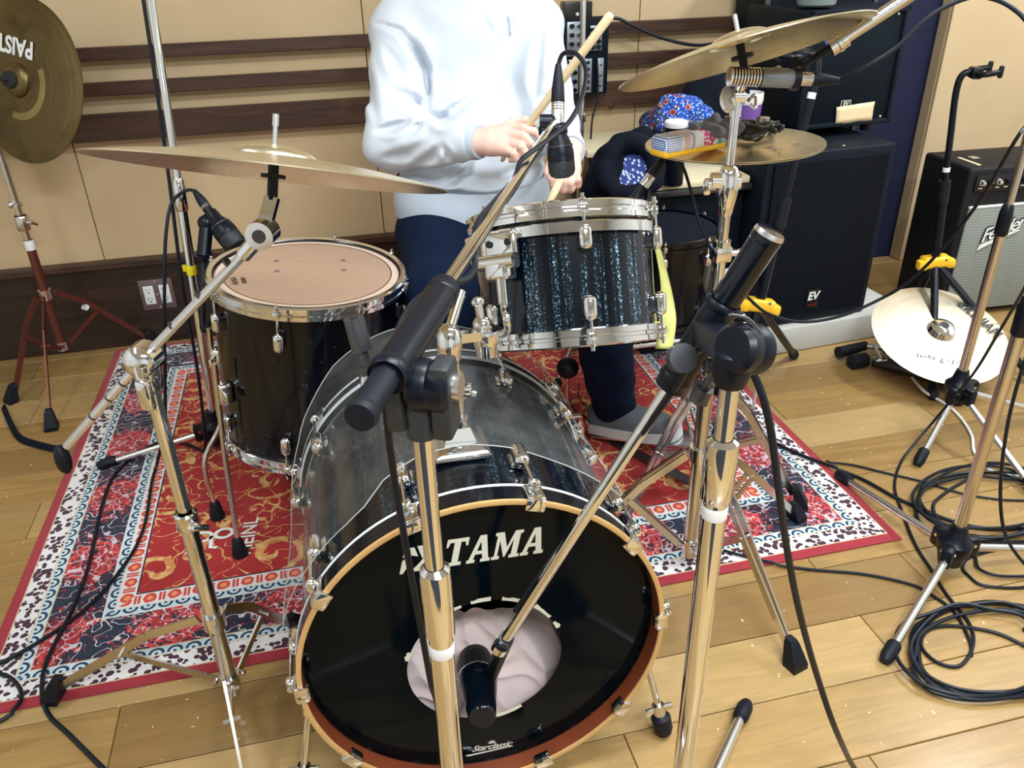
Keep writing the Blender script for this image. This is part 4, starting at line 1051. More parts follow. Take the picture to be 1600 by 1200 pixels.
MB().box((0, 0, 0), (.02, .016, .016), frame(AD(1114, 572, .855), CU, CR), .005).build('handle_block', MAT['steel_dark'], sB)

# left rear mic stand beside the floor tom
lx_, ly_ = -.380, 2.105
sL = thing('microphone_stand', 'tall pole stand behind the floor tom, yellow tape on its tube', 'stand', (lx_, ly_, 0))
PL0 = Vector((lx_, ly_, .05)); PL1 = AD(236, 2, 1.87)
def PLr(row):
    lo_, hi_ = -.3, 1.6
    for _ in range(50):
        m = (lo_+hi_)/2; v = PL0.lerp(PL1, m)-CC
        if 600-FPX*v.dot(CU)/v.dot(CW) > row: lo_ = m
        else: hi_ = m
    return PL0.lerp(PL1, lo_)
FL0 = frame(PL0, PL1-PL0); VLl = lambda row: (PLr(row)-PL0).length
MB().cyl(PL0, PLr(285), .0125, 16).build('lower_tube', MAT['chrome'], sL)
MB().lathe([(.0128, VLl(330)), (.0155, VLl(326)), (.0155, VLl(290)), (.0130, VLl(280)), (.0098, VLl(277))], FL0, 16).build('height_clamp', MAT['chrome'], sL)
PLT = PL0.lerp(PL1, 1.25)
MB().cyl(PLr(285), PLT, .0098, 16).build('upper_tube', MAT['chrome'], sL)
MB().lathe([(.0127, VLl(429)), (.0131, VLl(428)), (.0131, VLl(415)), (.0127, VLl(414))], FL0, 16).box(tuple(PLr(419)-CR*.016), (.012, .003, .018)).build('tape_band', MAT['yellow_tape'], sL)
fl1 = AZ(160, 727, .02)
mic_base(sL, lx_, ly_, .075, [(fl1.x, fl1.y, .0085), (-.20, 2.36, .0085), (-.17, 1.88, .0085)], .0085, 'satin_metal', 'black_plastic', .040)
MB().cyl(PLT, PLT+Vector((0, 0, .05)), .014, 14).build('top_cap', MAT['black_plastic'], sL)

# two stands at the right edge
def right_stand(label, x, y, zh, feet, ztop, lab2):
    s = thing('microphone_stand', label, 'stand', (x, y, 0))
    MB().cyl((x, y, zh), (x, y, .62), .0125, 18).build('lower_tube', MAT['worn_chrome'], s)
    MB().lathe([(.0128, .585), (.0160, .59), (.0160, .64), (.0130, .66), (.0098, .665)], Matrix.Translation((x, y, 0)), 18).build('height_clamp', MAT['black_plastic'], s)
    MB().cyl((x, y, .62), (x, y, ztop), .0098, 16).build('upper_tube', MAT['worn_chrome'], s)
    mic_base(s, x, y, zh, feet)
    return s
r1 = AY(1498, 603, 1.62)
fr1 = AZ(1434, 727, 0)
sR1 = right_stand('chrome pole stand in front of the silver-grilled amplifier', r1.x, r1.y, r1.z, [(fr1.x, fr1.y, 0), (r1.x+.36, r1.y-.02, 0), (r1.x+.02, r1.y-.30, 0)], 1.18, '')
MB().cyl((r1.x, r1.y, 1.15), (r1.x, r1.y, 1.20), .014, 14).build('top_cap', MAT['black_plastic'], sR1)
r2 = AZ(1486, 868, .05)
fr2, fr3 = AZ(1384, 1034, 0), AZ(1312, 750, .0)
sR2 = right_stand('chrome pole stand at the right edge among coiled cables', r2.x, r2.y, .085, [(fr2.x, fr2.y, 0), (fr3.x, fr3.y, 0), (r2.x+.36, r2.y-.03, 0)], 1.40, '')
eR = AD(1300, 73, 1.32); pR = Vector((r2.x, r2.y, 1.385)); bR = (pR-eR).normalized()
MB().cyl(eR, pR+bR*.25, .0098, 18).build('boom_arm', MAT['chrome'], sR2)
MB().cyl(eR-bR*.004, eR+bR*.024, .0150, 18).lathe([(.011, 0), (.0165, .004), (.0165, .010), (.011, .014)], frame(eR+bR*.004, bR), 18, True).build('boom_collar', MAT['chrome'], sR2)
MB().cyl(eR-bR*.03, eR, .0065, 12).cyl(eR-bR*.075, eR-bR*.028, .0042, 10).build('boom_thread', MAT['black_plastic'], sR2)
hx = bR.cross(Vector((0, 0, 1))).normalized(); boom_clutch(sR2, pR, hx, bR)
MB().cyl(pR+bR*.22, pR+bR*.30, .018, 18).build('counterweight', MAT['black_plastic'], sR2)

# back pole stand right of the drummer
pk = AY(909, 150, 2.42); pkb = Vector((pk.x, pk.y, 0))
sK = thing('microphone_stand', 'thin dark pole stand behind the right arm of the drummer', 'stand', pkb)
MB().cyl((pk.x, pk.y, .05), (pk.x, pk.y, .70), .0115, 14).build('lower_tube', MAT['worn_chrome'], sK)
MB().cyl((pk.x, pk.y, .70), (pk.x, pk.y, 1.45), .0085, 14).build('upper_tube', MAT['satin_metal'], sK)
zk = VZ(pk.x, pk.y, 237); MB().cyl((pk.x, pk.y, zk-.012), (pk.x, pk.y, zk+.006), .0125, 14).build('tape_band', MAT['white_tape'], sK)
MB().cyl((pk.x, pk.y, VZ(pk.x, pk.y, 178)), (pk.x, pk.y, VZ(pk.x, pk.y, 190)), .0135, 14).build('height_clamp', MAT['chrome'], sK)
mic_base(sK, pk.x, pk.y, .08, [(pk.x-.24, pk.y+.18, .0085), (pk.x-.16, pk.y-.28, .0085), (pk.x+.06, pk.y-.32, .0085)])

# ------------------------------------------------------------------ microphones
def xlr(root, p, d, r=.0095, L=.060, metal=True, name='plug'):   # connector from p outward along d
    d = d.normalized(); F = frame(p, d)
    o = MB().lathe([(0, 0), (r, 0), (r, L*.48), (r*.92, L*.5)], F, 18).build(name, MAT['satin_metal' if metal else 'black_plastic'], root)
    MB().lathe([(r*1.0, L*.46), (r*1.06, L*.5), (r*.95, L*.8), (r*.62, L*1.15), (r*.45, L*1.3), (0, L*1.3)], F, 18).build('boot', MAT['black_rubber'], o)
    for k in (.30, .36, .42): MB().lathe([(r*1.0, L*k), (r*1.05, L*(k+.015)), (r*1.0, L*(k+.03))], F, 18).build('ring', MAT['chrome'], o)
    return p+d*L*1.28
def dyn_mic(name, label, p0, p1, r, fat=1.0, grille=True):      # p0 tail, p1 nose
    d = (p1-p0).normalized(); L = (p1-p0).length; F = frame(p0, d)
    root = thing(name, label, 'microphone', F)
    MB().lathe([(0, 0), (r*.55, 0), (r*.60, L*.10), (r*.62, L*.22), (r*.86, L*.36), (r, L*.52), (r, L*.66), (r*.985, L*.67), (r*.985, L*.69), (r, L*.70)], None, 28).build('body', MAT['black_plastic'], root, local=True)
    MB().lathe([(r, L*.70), (r*.99, L*.88), (r*.84, L*.96), (r*.5, L), (0, L)], None, 28).build('grille', MAT['mic_mesh'], root, local=True)
    MB().lathe([(r*1.0, L*.40), (r*1.01, L*.41), (r*1.0, L*.42)], F @ Matrix.Identity(4), 28).build('ring', MAT['steel_dark'], root)
    return root, d, L
t = NT('mic_mesh'); x, y, z = t.coords('Object'); vo = t.voro(t.vec, 330)
t.set('Base Color', t.mix(vo.gt(.35), (.006, .006, .008), (.03, .032, .035))).set('Roughness', .5).set('Metallic', .4); t.bump(vo, .6, .001); MAT['mic_mesh'] = t.mat
# tom microphone on stand A
p0 = AD(871, 192, 1.44); p1 = AD(879, 278, 1.47)
mT, dT, LT = dyn_mic('tom_microphone', 'black egg-shaped microphone pointing down above the rack tom', p0, p1, .0242)
cT = xlr(mT, p0+dT*.002, (AD(872, 110, 1.43)-p0), .0115, .078)
MB().lathe([(.0150, .004), (.0165, .006), (.0165, .018), (.0150, .020)], WM[mT], 20).box((-.020, 0, .010), (.03, .018, .018), WM[mT], .004).cyl(eA-bA*.01, p0+dT*.01, .007, 12).build('clip', MAT['black_plastic'], mT)
kk = AD(852, 190, 1.43); MB().cyl(kk-CR*.010, kk+CR*.012, .0125, 10).build('clip_knob', MAT['black_plastic'], mT)
# floor tom microphone
p0 = AD(328, 332, 1.98); p1 = AD(372, 388, 1.97)
mF, dF, LF = dyn_mic('tom_microphone', 'black microphone clamped on the floor tom rim', p0, p1, .0285)
cF = xlr(mF, p0+dF*.002, AD(305, 300, 1.98)-p0, .0115, .052, False)
k0 = AD(323, 348, 1.985); k1 = AD(318, 400, 1.985); k2 = AD(316, 470, 1.99)
MB().ball(k0, .022, 14, None, (1, 1, .9)).cyl(k0, k1, .0165, 14).cyl(k1-Vector((0, 0, .004)), k1+Vector((0, 0, .006)), .022, 16).bar(k0, p0+dF*.03, .03, .02, CW).build('clip', MAT['black_plastic'], mF)
MB().tube(spline([k1, k2, AD(318, 515, 1.98), AD(330, 500, 1.94), AD(345, 475, 1.92)], 6), .0075, 10).build('gooseneck', MAT['black_rubber'], mF)
MB().box((0, 0, 0), (.030, .05, .075), frame(AD(341, 480, 1.90), CU, CR), .010, 3).box((0, 0, .03), (.05, .04, .02), frame(AD(348, 462, 1.90), CU, CR), .006).build('rim_clamp', MAT['black_plastic'], mF)
# kick microphone in the port
p0 = AD(754, 1122, 1.225); p1 = AY(738, 1000, 1.03)
dK = (p1-p0).normalized(); LK = .165; FK = frame(p0, dK)
mK = thing('kick_microphone', 'black bass drum microphone at the hole in the front head', 'microphone', FK)
MB().lathe([(0, 0), (.018, 0), (.0212, .004), (.0240, .03), (.0300, .075), (.0322, .094), (.0322, .098)], None, 28).build('body', MAT['black_gloss'], mK, local=True)
MB().lathe([(.0318, .0975), (.0329, .0985), (.0318, .100)], None, 28).build('ring', MAT['chrome'], mK, local=True)
MB().lathe([(.0318, .099), (.0318, .135), (.027, .158), (.015, .166), (0, .167)], None, 28).build('grille', MAT['mic_mesh'], mK, local=True)
kp = AD(790, 1005, 1.165); kq = p0+dK*.075-dK.cross(CR)*.0
MB().cyl(eB, p0+dK*.080+CU*.018+CR*.020, .011, 14).ball(p0+dK*.08+CU*.016+CR*.014, .014).box((0, 0, 0), (.016, .022, .03), frame(p0+dK*.085+CU*.022, dK, CR), .004).build('swivel_mount', MAT['black_plastic'], mK)
MB().cyl(eB+bB*.018, eB+bB*.030, .0122, 16).build('thread_ring', MAT['chrome'], mK)
# small condenser over the hi-hat
p0 = AD(1243, 123, 1.335); p1 = AD(1138, 119, 1.325); dP = (p1-p0).normalized(); FP = frame(p0, dP, CU)
mP = thing('pencil_microphone', 'silver slotted condenser microphone pointing left above the hi-hat', 'microphone', FP)
plain('mic_grey', (.24, .27, .31), .36, .45)
Lp = (p1-p0).length
MB().lathe([(0, 0), (.0145, 0), (.0152, .002), (.0152, Lp*.52), (.0150, Lp*.53)], None, 28).build('body', MAT['mic_grey'], mP, local=True)
ca_ = MB()
for k in range(10):
    z_ = Lp*(.55+.045*k); ca_.lathe([(.0140, z_), (.0152, z_+.0002), (.0152, z_+Lp*.026), (.0140, z_+Lp*.027)], None, 24, True)
ca_.build('slotted_cap', MAT['satin_metal'], mP, local=True)
MB().cyl((0, 0, Lp*.53), (0, 0, Lp*.985), .0135, 20).build('capsule', MAT['black_print'], mP, local=True)
MB().lathe([(.0135, Lp*.97), (.0152, Lp*.972), (.0150, Lp*.995), (.0135, Lp), (0, Lp)], None, 24).build('front_ring', MAT['satin_metal'], mP, local=True)
MB().lathe([(.0155, -.004), (.0185, -.004), (.0185, .006), (.0155, .006)], None, 24, True).box((.026, 0, .001), (.018, .008, .008), None, .002).cyl((.03, 0, .001), tuple(FP.inverted() @ (eR-bR*.073)), .004, 8).build('clip', MAT['black_plastic'], mP, local=True)
MB().cyl((.015, 0, .030), (.018, 0, .030), .006, 12).build('switch', MAT['chrome'], mP, local=True)
cP = xlr(mP, p0, -dP+CR*.02, .0105, .058)
# snare microphone behind the tom
p0 = AD(1006, 290, 1.72); p1 = AD(968, 352, 1.74)
mS, dS, LS = dyn_mic('snare_microphone', 'slim black microphone with silver plug right of the rack tom', p0, p1, .0165)
cS = xlr(mS, p0+dS*.002, AD(1034, 252, 1.71)-p0, .0110, .058)
MB().cyl(AD(1018, 300, 1.73), AD(1008, 345, 1.73), .013, 12).box((0, 0, 0), (.035, .03, .05), frame(AD(1016, 320, 1.74), CU, CR), .008).cyl(AD(1013, 345, 1.73), AD(1012, 420, 1.74), .007, 10).build('clip', MAT['black_plastic'], mS)

# ------------------------------------------------------------------ cables
def cable(label, pts, r=.0031, mat='cable_black', n=8, name='cable', group=None):
    P = spline(pts, n)
    for q in P:
        zm = (.0088 if (RX0-.01 < q.x < RX1+.01 and RY0-.01 < q.y < RY1+.01) else .0005)+r
        if q.z < zm: q.z = zm
    o = MB().tube(P, r, 8).build(name, MAT[mat], None, P[0])
    return setp(o, label, 'cable', group)
def fz(px, py, z=.0045): return AZ(px, py, z)
cable('grey-black cable looping from the tom microphone down along its boom', [cT, AD(880, 84, 1.42), AD(900, 84, 1.40), AD(915, 108, 1.38), AD(910, 150, 1.34), AD(888, 192, 1.30), AD(846, 226, 1.24), AD(815, 250, 1.2), AD(803, 280, 1.15), AD(770, 318, 1.06), AD(748, 345, 1.0), AD(740, 380, .96), AD(742, 415, .93), AD(728, 436, .90), AD(690, 446, .86), AD(655, 466, .82), AD(632, 496, .80), AD(615, 540, .79), AD(603, 600, .80), AD(605, 660, .82), AD(615, 740, .86), AD(632, 840, .90), AD(652, 950, .95), AD(672, 1060, 1.0), AD(690, 1160, 1.06), (0.03, .60, .004), (.0, .40, .004)], .0040)
cable('thick black cable hanging from the boom clutch at right foreground', [AD(805, 955, 1.15), AD(880, 850, 1.08), AD(960, 735, 1.0), AD(1030, 640, .94), AD(1065, 590, .90), AD(1085, 552, .87), AD(1112, 540, .85), AD(1150, 552, .84), AD(1180, 590, .85), AD(1202, 660, .87), AD(1216, 760, .91), AD(1230, 860, .97), AD(1250, 960, 1.03), AD(1278, 1060, 1.10), AD(1310, 1150, 1.17), fz(1345, 1215), fz(1420, 1300)], .0044)
cable('black cable from the floor tom microphone falling in front of the tall pole', [cF, AD(290, 298, 1.98), AD(268, 318, 1.98), AD(259, 370, 1.98), AD(257, 450, 2.0), AD(257, 540, 2.05), AD(258, 620, 2.1), AD(257, 670, 2.15), fz(243, 735, .012), fz(225, 825, .012), fz(190, 890, .012), fz(130, 955, .012), fz(50, 1010, .012), fz(-40, 1060, .008)], .0042)
cable('black cable running along the tall pole behind the floor tom', [PLr(-40)-CR*.017, PLr(150)-CR*.018, PLr(290)-CR*.022, PLr(450)-CR*.026-CW*.01, PLr(560)-CR*.02-CW*.012, (lx_-.016, ly_-.05, .12), fz(318, 705, .014), fz(285, 693, .012), fz(245, 694, .012), fz(208, 715, .012), fz(178, 745, .012), fz(160, 790, .012), fz(140, 880, .012), fz(115, 950, .012), fz(75, 1030, .012), fz(66, 1075, .012), fz(75, 1115, .006), fz(110, 1150), fz(165, 1205), fz(230, 1270)], .0046)
cable('short loop of black cable on the rug at the lower left corner', [fz(-20, 1050, .012), fz(15, 1058, .013), fz(34, 1085, .012), fz(22, 1112, .008), fz(-15, 1135, .005)], .0042)
cable('black cable from the hi-hat condenser sagging below its boom', [cP, AD(1340, 112, 1.32), AD(1400, 75, 1.30), AD(1450, 28, 1.28), AD(1490, 5, 1.27), AD(1530, -5, 1.26), AD(1575, 8, 1.26), AD(1612, 45, 1.26), AD(1640, 120, 1.26), AD(1650, 230, 1.26), Vector((r2.x+.03, r2.y-.02, .84)), Vector((r2.x+.022, r2.y-.016, .70)), Vector((r2.x+.024, r2.y-.014, .40)), Vector((r2.x+.06, r2.y-.05, .15)), Vector((r2.x+.14, r2.y-.12, .02)), fz(1600, 985)], .0036)
cable('thin black cable from the snare microphone curving down to the stand', [cS, AD(1050, 242, 1.70), AD(1066, 258, 1.70), AD(1080, 300, 1.70), AD(1092, 345, 1.70), AD(1110, 388, 1.69), AD(1122, 440, 1.69), AD(1118, 520, 1.75), AD(1100, 600, 1.85), fz(1085, 730, .012)], .0034)
cable('black cable sagging across the front of the perforated loudspeaker', [Vector((r1.x+.02, r1.y-.012, 1.05)), Vector((r1.x+.022, r1.y-.014, .86)), AD(1600, 200, 1.56), AD(1540, 300, 1.7), AD(1480, 380, 1.85), AD(1420, 440, 1.95), AD(1370, 470, 2.0), AD(1310, 495, 2.0), AD(1250, 503, 2.0), AD(1200, 490, 1.98), AD(1172, 468, 1.96), AD(1160, 455, 1.96)], .0038)
cable('black cable hanging in front of the amplifier at the right edge', [Vector((r2.x-.018, r2.y-.012, .98)), Vector((r2.x-.018, r2.y-.010, .80)), AZ(1606, 440, .60), AZ(1560, 520, .42), AZ(1520, 585, .26), AZ(1470, 645, .11), AZ(1432, 690, .03), fz(1408, 722), fz(1398, 760), fz(1410, 800), fz(1430, 850), fz(1455, 890), fz(1480, 930), fz(1515, 975), fz(1520, 1010), fz(1500, 1040), fz(1465, 1035), fz(1440, 1010), fz(1450, 985), fz(1490, 978), fz(1560, 990), fz(1620, 1020)], .0036)
cable('long black cable running from the rug to the coil at the right', [fz(1190, 680, .012), fz(1215, 695, .012), fz(1260, 715, .012), fz(1300, 730, .010), fz(1345, 748), fz(1400, 778), fz(1440, 795), fz(1480, 812), fz(1540, 826), fz(1610, 826)], .0046)
cable('thin black cable lying on the planks beyond the rug corner', [fz(1290, 722, .008), fz(1330, 726), fz(1380, 738), fz(1440, 752), fz(1500, 770), fz(1560, 780), fz(1620, 782)], .0030)
cable('black cable lying along the front edge of the rug at right', [fz(1130, 860, .012), fz(1200, 880, .008), fz(1270, 890), fz(1350, 897), fz(1420, 912), fz(1450, 926), fz(1490, 955), fz(1515, 1000), fz(1518, 1025)], .0034)
cable('white cable running under the worn cymbal to the right edge', [fz(1425, 590, .02), fz(1445, 612, .02), fz(1475, 630), fz(1500, 652), fz(1518, 680), fz(1522, 705), fz(1540, 730), fz(1570, 742), fz(1620, 746)], .0042, 'cable_white')
def coil(label, cx, cy, rx, ry, turns, seed, r=.0042):
    rnd = random.Random(seed); pts = []
    n = int(turns*14)
    for i in range(n):
        a = 2*math.pi*i/14; k = 1+.16*math.sin(i*.41+seed)+.06*rnd.uniform(-1, 1)
        c = fz(cx+rx*k*math.cos(a)+12*math.sin(i*.13+seed), cy+ry*k*math.sin(a)+7*math.cos(i*.17)); c.z = .0042+.0062*(i//14)*.55; pts.append(c)
    o = MB().tube(spline(pts, 4), r, 7).build('coiled_cable', MAT['cable_black'], None, pts[0]); return setp(o, label, 'cable')
coil('large loose coil of black cable right of the pole stand base', 1545, 785, 105, 52, 5, 1)
coil('coil of black cable in the lower right foreground', 1535, 1015, 125, 72, 5, 2)
coil('small cable coil behind the lower right foreground coil', 1590, 885, 70, 26, 2, 5, .0034)
o = MB().tube(spline([AD(5, 635, 2.55), fz(18, 665, .02), fz(32, 685, .012), fz(60, 695, .012), fz(92, 703, .012), fz(98, 707, .010)], 6), .010, 8, flat=.25).build('strap', MAT['black_fabric'], None, fz(60, 695)); setp(o, 'flat black strap lying on the floor at left', 'strap')
cable('thin cable tangle on the rug beside the drummer\'s shoe', [AD(905, 600, 1.95), fz(905, 622, .05), fz(925, 640, .03), fz(948, 633, .012), fz(955, 640, .012), fz(930, 660, .012), fz(905, 650, .012), fz(890, 625, .012)], .0022)
# ------------------------------------------------------------------ loudspeakers and amplifier
t = NT('perforated_grille'); x, y, z = t.coords('Object')
hx_ = (x/.0085); hz_ = (z/.0074); u = ((hx_+(hz_.fl()*.5)).fr()-.5); v = hz_.fr()-.5
hole = (u*u+v*v).sqrt().lt(.36)
t.set('Base Color', t.mix(hole, (.005, .008, .015), (.0006, .001, .002))).set('Roughness', .6).set('Specular IOR Level', .12); t.bump(1.0-hole, .5, .001); MAT['perforated_grille'] = t.mat
plain('speaker_black', (.004, .008, .014), .55, bump=(260, .5, .001), **{'Specular IOR Level': .18})
plain('speaker_front', (.002, .006, .010), .6, bump=(700, .3, .0006), **{'Specular IOR Level': .14})
plain('badge_black', (.008, .008, .009), .3)
plain('amp_tolex', (.006, .006, .008), .6, bump=(300, .5, .001), **{'Specular IOR Level': .3})
t = NT('amp_cloth'); x, y, z = t.coords('Object'); w1 = (x*900.0).sin()*.5+.5; w2 = (z*620.0).sin()*.5+.5; n = t.noise(t.comb(x*40, 0, z*3), 1.0, 3)
t.set('Base Color', t.mix(w1*w2*.7+n*.2, srgb(112, 118, 112), srgb(176, 180, 170))).set('Roughness', .75); t.bump(w1*w2, .4, .001); MAT['amp_cloth'] = t.mat

def cab_frame(pl, pr, z): d = Vector((pr.x-pl.x, pr.y-pl.y, 0)); return rotz((pl.x, pl.y, z), math.atan2(d.y, d.x)), d.length
# low trolley board under the speaker
zb0 = .095
gl, gr = AZ(1168, 519, zb0), AZ(1352, 488, zb0)
FE, WE = cab_frame(gl, gr, 0)
plain('painted_board', srgb(190, 188, 180), .7, bump=(40, .3, .002))
pb = MB().box((WE/2+.05, .20, .0475), (WE+.22, .44, .09), FE, .004).build('plinth_board', MAT['painted_board'], None, FE); setp(pb, 'scuffed white wooden platform under the large loudspeaker', 'platform')
zT = VZ(gr.x, gr.y, 224); HE = zT-zb0
ev = thing('loudspeaker', 'black loudspeaker with perforated grille standing on the white platform', 'speaker', FE)
MB().box((WE/2, .21, zb0+HE/2), (WE, .40, HE), None, .008, 3).build('cabinet', MAT['speaker_black'], ev, local=True)
MB().box((WE/2, .006, zb0+HE/2), (WE-.05, .012, HE-.05), None, .004).build('grille', MAT['perforated_grille'], ev, local=True, smooth=20)
MB().box((WE*.30, .19, zb0+HE+.0015), (.16, .10, .005), None, .002).build('handle_recess', MAT['badge_black'], ev, local=True)
for k in (.42, .47, .52, .62): MB().ball((WE*k, .05+.03*math.sin(k*40), zb0+HE+.001), .006, 8, None, (1, 1, .3)).build('screw', MAT['satin_metal'], ev, local=True)
def on_front(F, px, py): # local x,z on the cabinet front plane
    n = F.col[1].xyz; o = F.translation; d = ray(px, py); return F.inverted() @ (CC+d*((o-CC).dot(n)/d.dot(n)))
b = on_front(FE, 1268, 466)
bd_ = MB().box((b.x, -.003, b.z), (.046, .006, .064), None, .002).build('badge', MAT['badge_black'], ev, local=True)
BF = FE @ frame((b.x, -.0062, b.z+.010), (0, -1, 0), (1, 0, 0))
lettering('badge_lettering', 'EV', BF, MAT['white_print'], bd_, .040, .15, .0012, .9)
lettering('badge_caption', 'Sx300', FE @ frame((b.x, -.0062, b.z-.021), (0, -1, 0), (1, 0, 0)), MAT['red_print'], bd_, .010)
# upper speaker
zU = zT+.030
ul, ur = AZ(1243, 203, zU), AZ(1380, 190, zU)
FU, WU = cab_frame(ul, ur, 0); HU = VZ(ur.x, ur.y, 8)-zU
us_ = thing('loudspeaker', 'black amplifier cabinet with a strip of beige tape on its front', 'speaker', FU)
MB().box((WU/2, .17, zU+HU/2), (WU+.02, .36, HU), None, .012, 3).build('cabinet', MAT['speaker_black'], us_, local=True)
MB().box((WU/2, -.009, zU+HU/2), (WU-.03, .004, HU-.03), None, .0015).build('front_panel', MAT['speaker_front'], us_, local=True)
fm = MB()
for cx, cz, sx_, sz_ in ((WU/2, zU+.008, WU+.02, .016), (WU/2, zU+HU-.008, WU+.02, .016), (-.002, zU+HU/2, .016, HU), (WU+.002, zU+HU/2, .016, HU)): fm.box((cx, -.012, cz), (sx_, .014, sz_), None, .004)
fm.build('edge_frame', MAT['speaker_black'], us_, local=True)
for q in ((1246, 196), (1372, 181), (1401, 21)):
    p = on_front(FU, *q); MB().ball((p.x, -.011, p.z), .0045, 8, None, (1, .4, 1)).build('screw', MAT['satin_metal'], us_, local=True)
for sx_ in (.04, WU-.04):
    for sy_ in (.03, .30): MB().cyl((sx_, sy_, zU-.028), (sx_, sy_, zU), .018, 12).build('rubber_foot', MAT['black_rubber'], us_, local=True)
b = on_front(FU, 1317, 161); bd_ = MB().box((b.x, -.0125, b.z), (.036, .004, .022), None, .001).build('badge', MAT['badge_black'], us_, local=True)
em = MB()
for cx, cz, a_, c_ in ((0, .010, .036, .0015), (0, -.010, .036, .0015), (-.0175, 0, .0015, .021), (.0175, 0, .0015, .021)): em.box((b.x+cx, -.0148, b.z+cz), (a_, .001, c_))
em.build('badge_border', MAT['cream_print'], bd_, local=True, smooth=0)
lettering('badge_lettering', 'EV', FU @ frame((b.x, -.0147, b.z), (0, -1, 0), (1, 0, 0)), MAT['cream_print'], bd_, .018, .1, .0004)
tq = [on_front(FU, *q) for q in ((1302, 166), (1361, 157), (1356, 186), (1300, 193))]
tm = MB(); vs = []
for j in range(5):
    for i in range(9):
        u, v = i/8, j/4; a = tq[0].lerp(tq[1], u); c = tq[3].lerp(tq[2], u); p = a.lerp(c, v); p.y = -.0165-.0018*abs(math.sin(u*5+v*3)); vs.append(p)
tm.add(vs, [[j*9+i, j*9+i+1, j*9+i+10, j*9+i+9] for j in range(4) for i in range(8)])
tpo = tm.build('tape_strip', MAT['beige_tape'], us_, local=True)
tpo.modifiers.new('thick', 'SOLIDIFY').thickness = .0012
# grey fabric pouch standing on it
plain('grey_fabric', srgb(120, 132, 132), .9, bump=(60, .8, .004))
gp = AD(1256, 22, (Vector((ul.x, ul.y, zU+HU))-CC).dot(CW)); gp = FU @ Vector((.045, .05, zU+HU+.006))
o = MB().lathe([(0, 0), (.048, 0), (.056, .006), (.066, .06), (.070, .14), (.060, .15), (0, .15)], Matrix.Translation((gp.x, gp.y, gp.z)), 28).build('fabric_pot', MAT['grey_fabric'], None, gp); setp(o, 'grey fabric pot standing on top of the amplifier cabinet', 'pot')
# tall dark case behind
cx0 = AY(1192, 60, 2.65).x
fc = thing('equipment_case', 'tall plain black case standing behind the two loudspeakers', 'case', (cx0+.20, 2.76, 0))
MB().box((cx0+.20, 2.76, .60), (.40, .22, 1.20), None, .01).build('body', MAT['speaker_front'], fc)
for k in (.25, .9): MB().box((cx0+.20, 2.645, k), (.06, .012, .04), None, .003).build('latch', MAT['steel_dark'], fc)
for dx in (-.2, .2): MB().box((cx0+.20+dx*.99, 2.65, .60), (.014, .014, 1.20), None, .003).build('edge_trim', MAT['steel_dark'], fc)
# guitar amplifier
YA = 2.30
pa = AY(1518, 264, YA); HA = pa.z; WA = .62; DA = .25
FA = rotz((pa.x, YA, 0), R_(-3))
am = thing('guitar_amplifier', 'black guitar amplifier with silver grille cloth at the right edge', 'amplifier', FA)
MB().box((WA/2, DA/2, .018+(HA-.018)/2), (WA, DA, HA-.018), None, .012, 3).build('cabinet', MAT['amp_tolex'], am, local=True)
MB().box((WA/2, -.003, HA*.40), (WA-.05, .010, HA*.70), None, .004).build('grille_cloth', MAT['amp_cloth'], am, local=True)
MB().box((WA/2, -.003, HA*.40+HA*.35+.004), (WA-.05, .012, .006)).build('grille_trim', MAT['white_print'], am, local=True, smooth=0)
pn = MB().box((WA/2, -.003, HA-.052), (WA-.05, .010, .056), None, .002).build('control_panel', MAT['badge_black'], am, local=True)
for i in range(9):
    xk = .045+i*.032
    k = MB().lathe([(0, 0), (.011, 0), (.010, .005), (.0075, .006), (.0065, .016), (0, .0165)], frame((xk, -.008, HA-.048), (0, -1, 0), (1, 0, 0)), 16).build('knob' if i not in (0, 2) else 'jack', MAT['black_gloss' if i not in (0, 2) else 'chrome'], pn, local=True)
    MB().box((xk, -.0245, HA-.043), (.0016, .001, .008)).box((xk, -.0085, HA-.067), (.014, .001, .003)).build('mark', MAT['white_print'], k, local=True, smooth=0)
lettering('brand_script', 'Fender', FA @ frame((.165, -.010, HA*.60), (0, -1, 0), (1, 0, .30)), MAT['black_print'], am, .066, .5, .003, .85, off=.002)
lettering('brand_script', 'Fender', FA @ frame((.165, -.013, HA*.60), (0, -1, 0), (1, 0, .30)), MAT['white_print'], am, .066, .5, .0005, .85, off=.003)
us2 = MB().prism([(-.08, -.028), (.06, -.022), (.07, -.029), (-.06, -.040), (-.092, -.045)], .001, .003, FA @ frame((.165, -.012, HA*.60), (0, -1, 0), (1, 0, .30))); us2.build('script_underline', MAT['white_print'], am, smooth=0)
MB().box((.055, DA*.35, HA+.0012), (.012, .11, .003), FA @ Matrix.Rotation(R_(0), 4, 'Z'), .001).build('tape_strip', MAT['beige_tape'], am)
for sx_ in (.05, WA-.05):
    for sy_ in (.04, DA-.04): MB().cyl((sx_, sy_, 0), (sx_, sy_, .02), .016, 10).build('rubber_foot', MAT['black_rubber'], am, local=True)
MB().box((.10, DA/2, HA+.002), (.03, .03, .004), None, .001).build('screw_plate', MAT['chrome'], am, local=True)

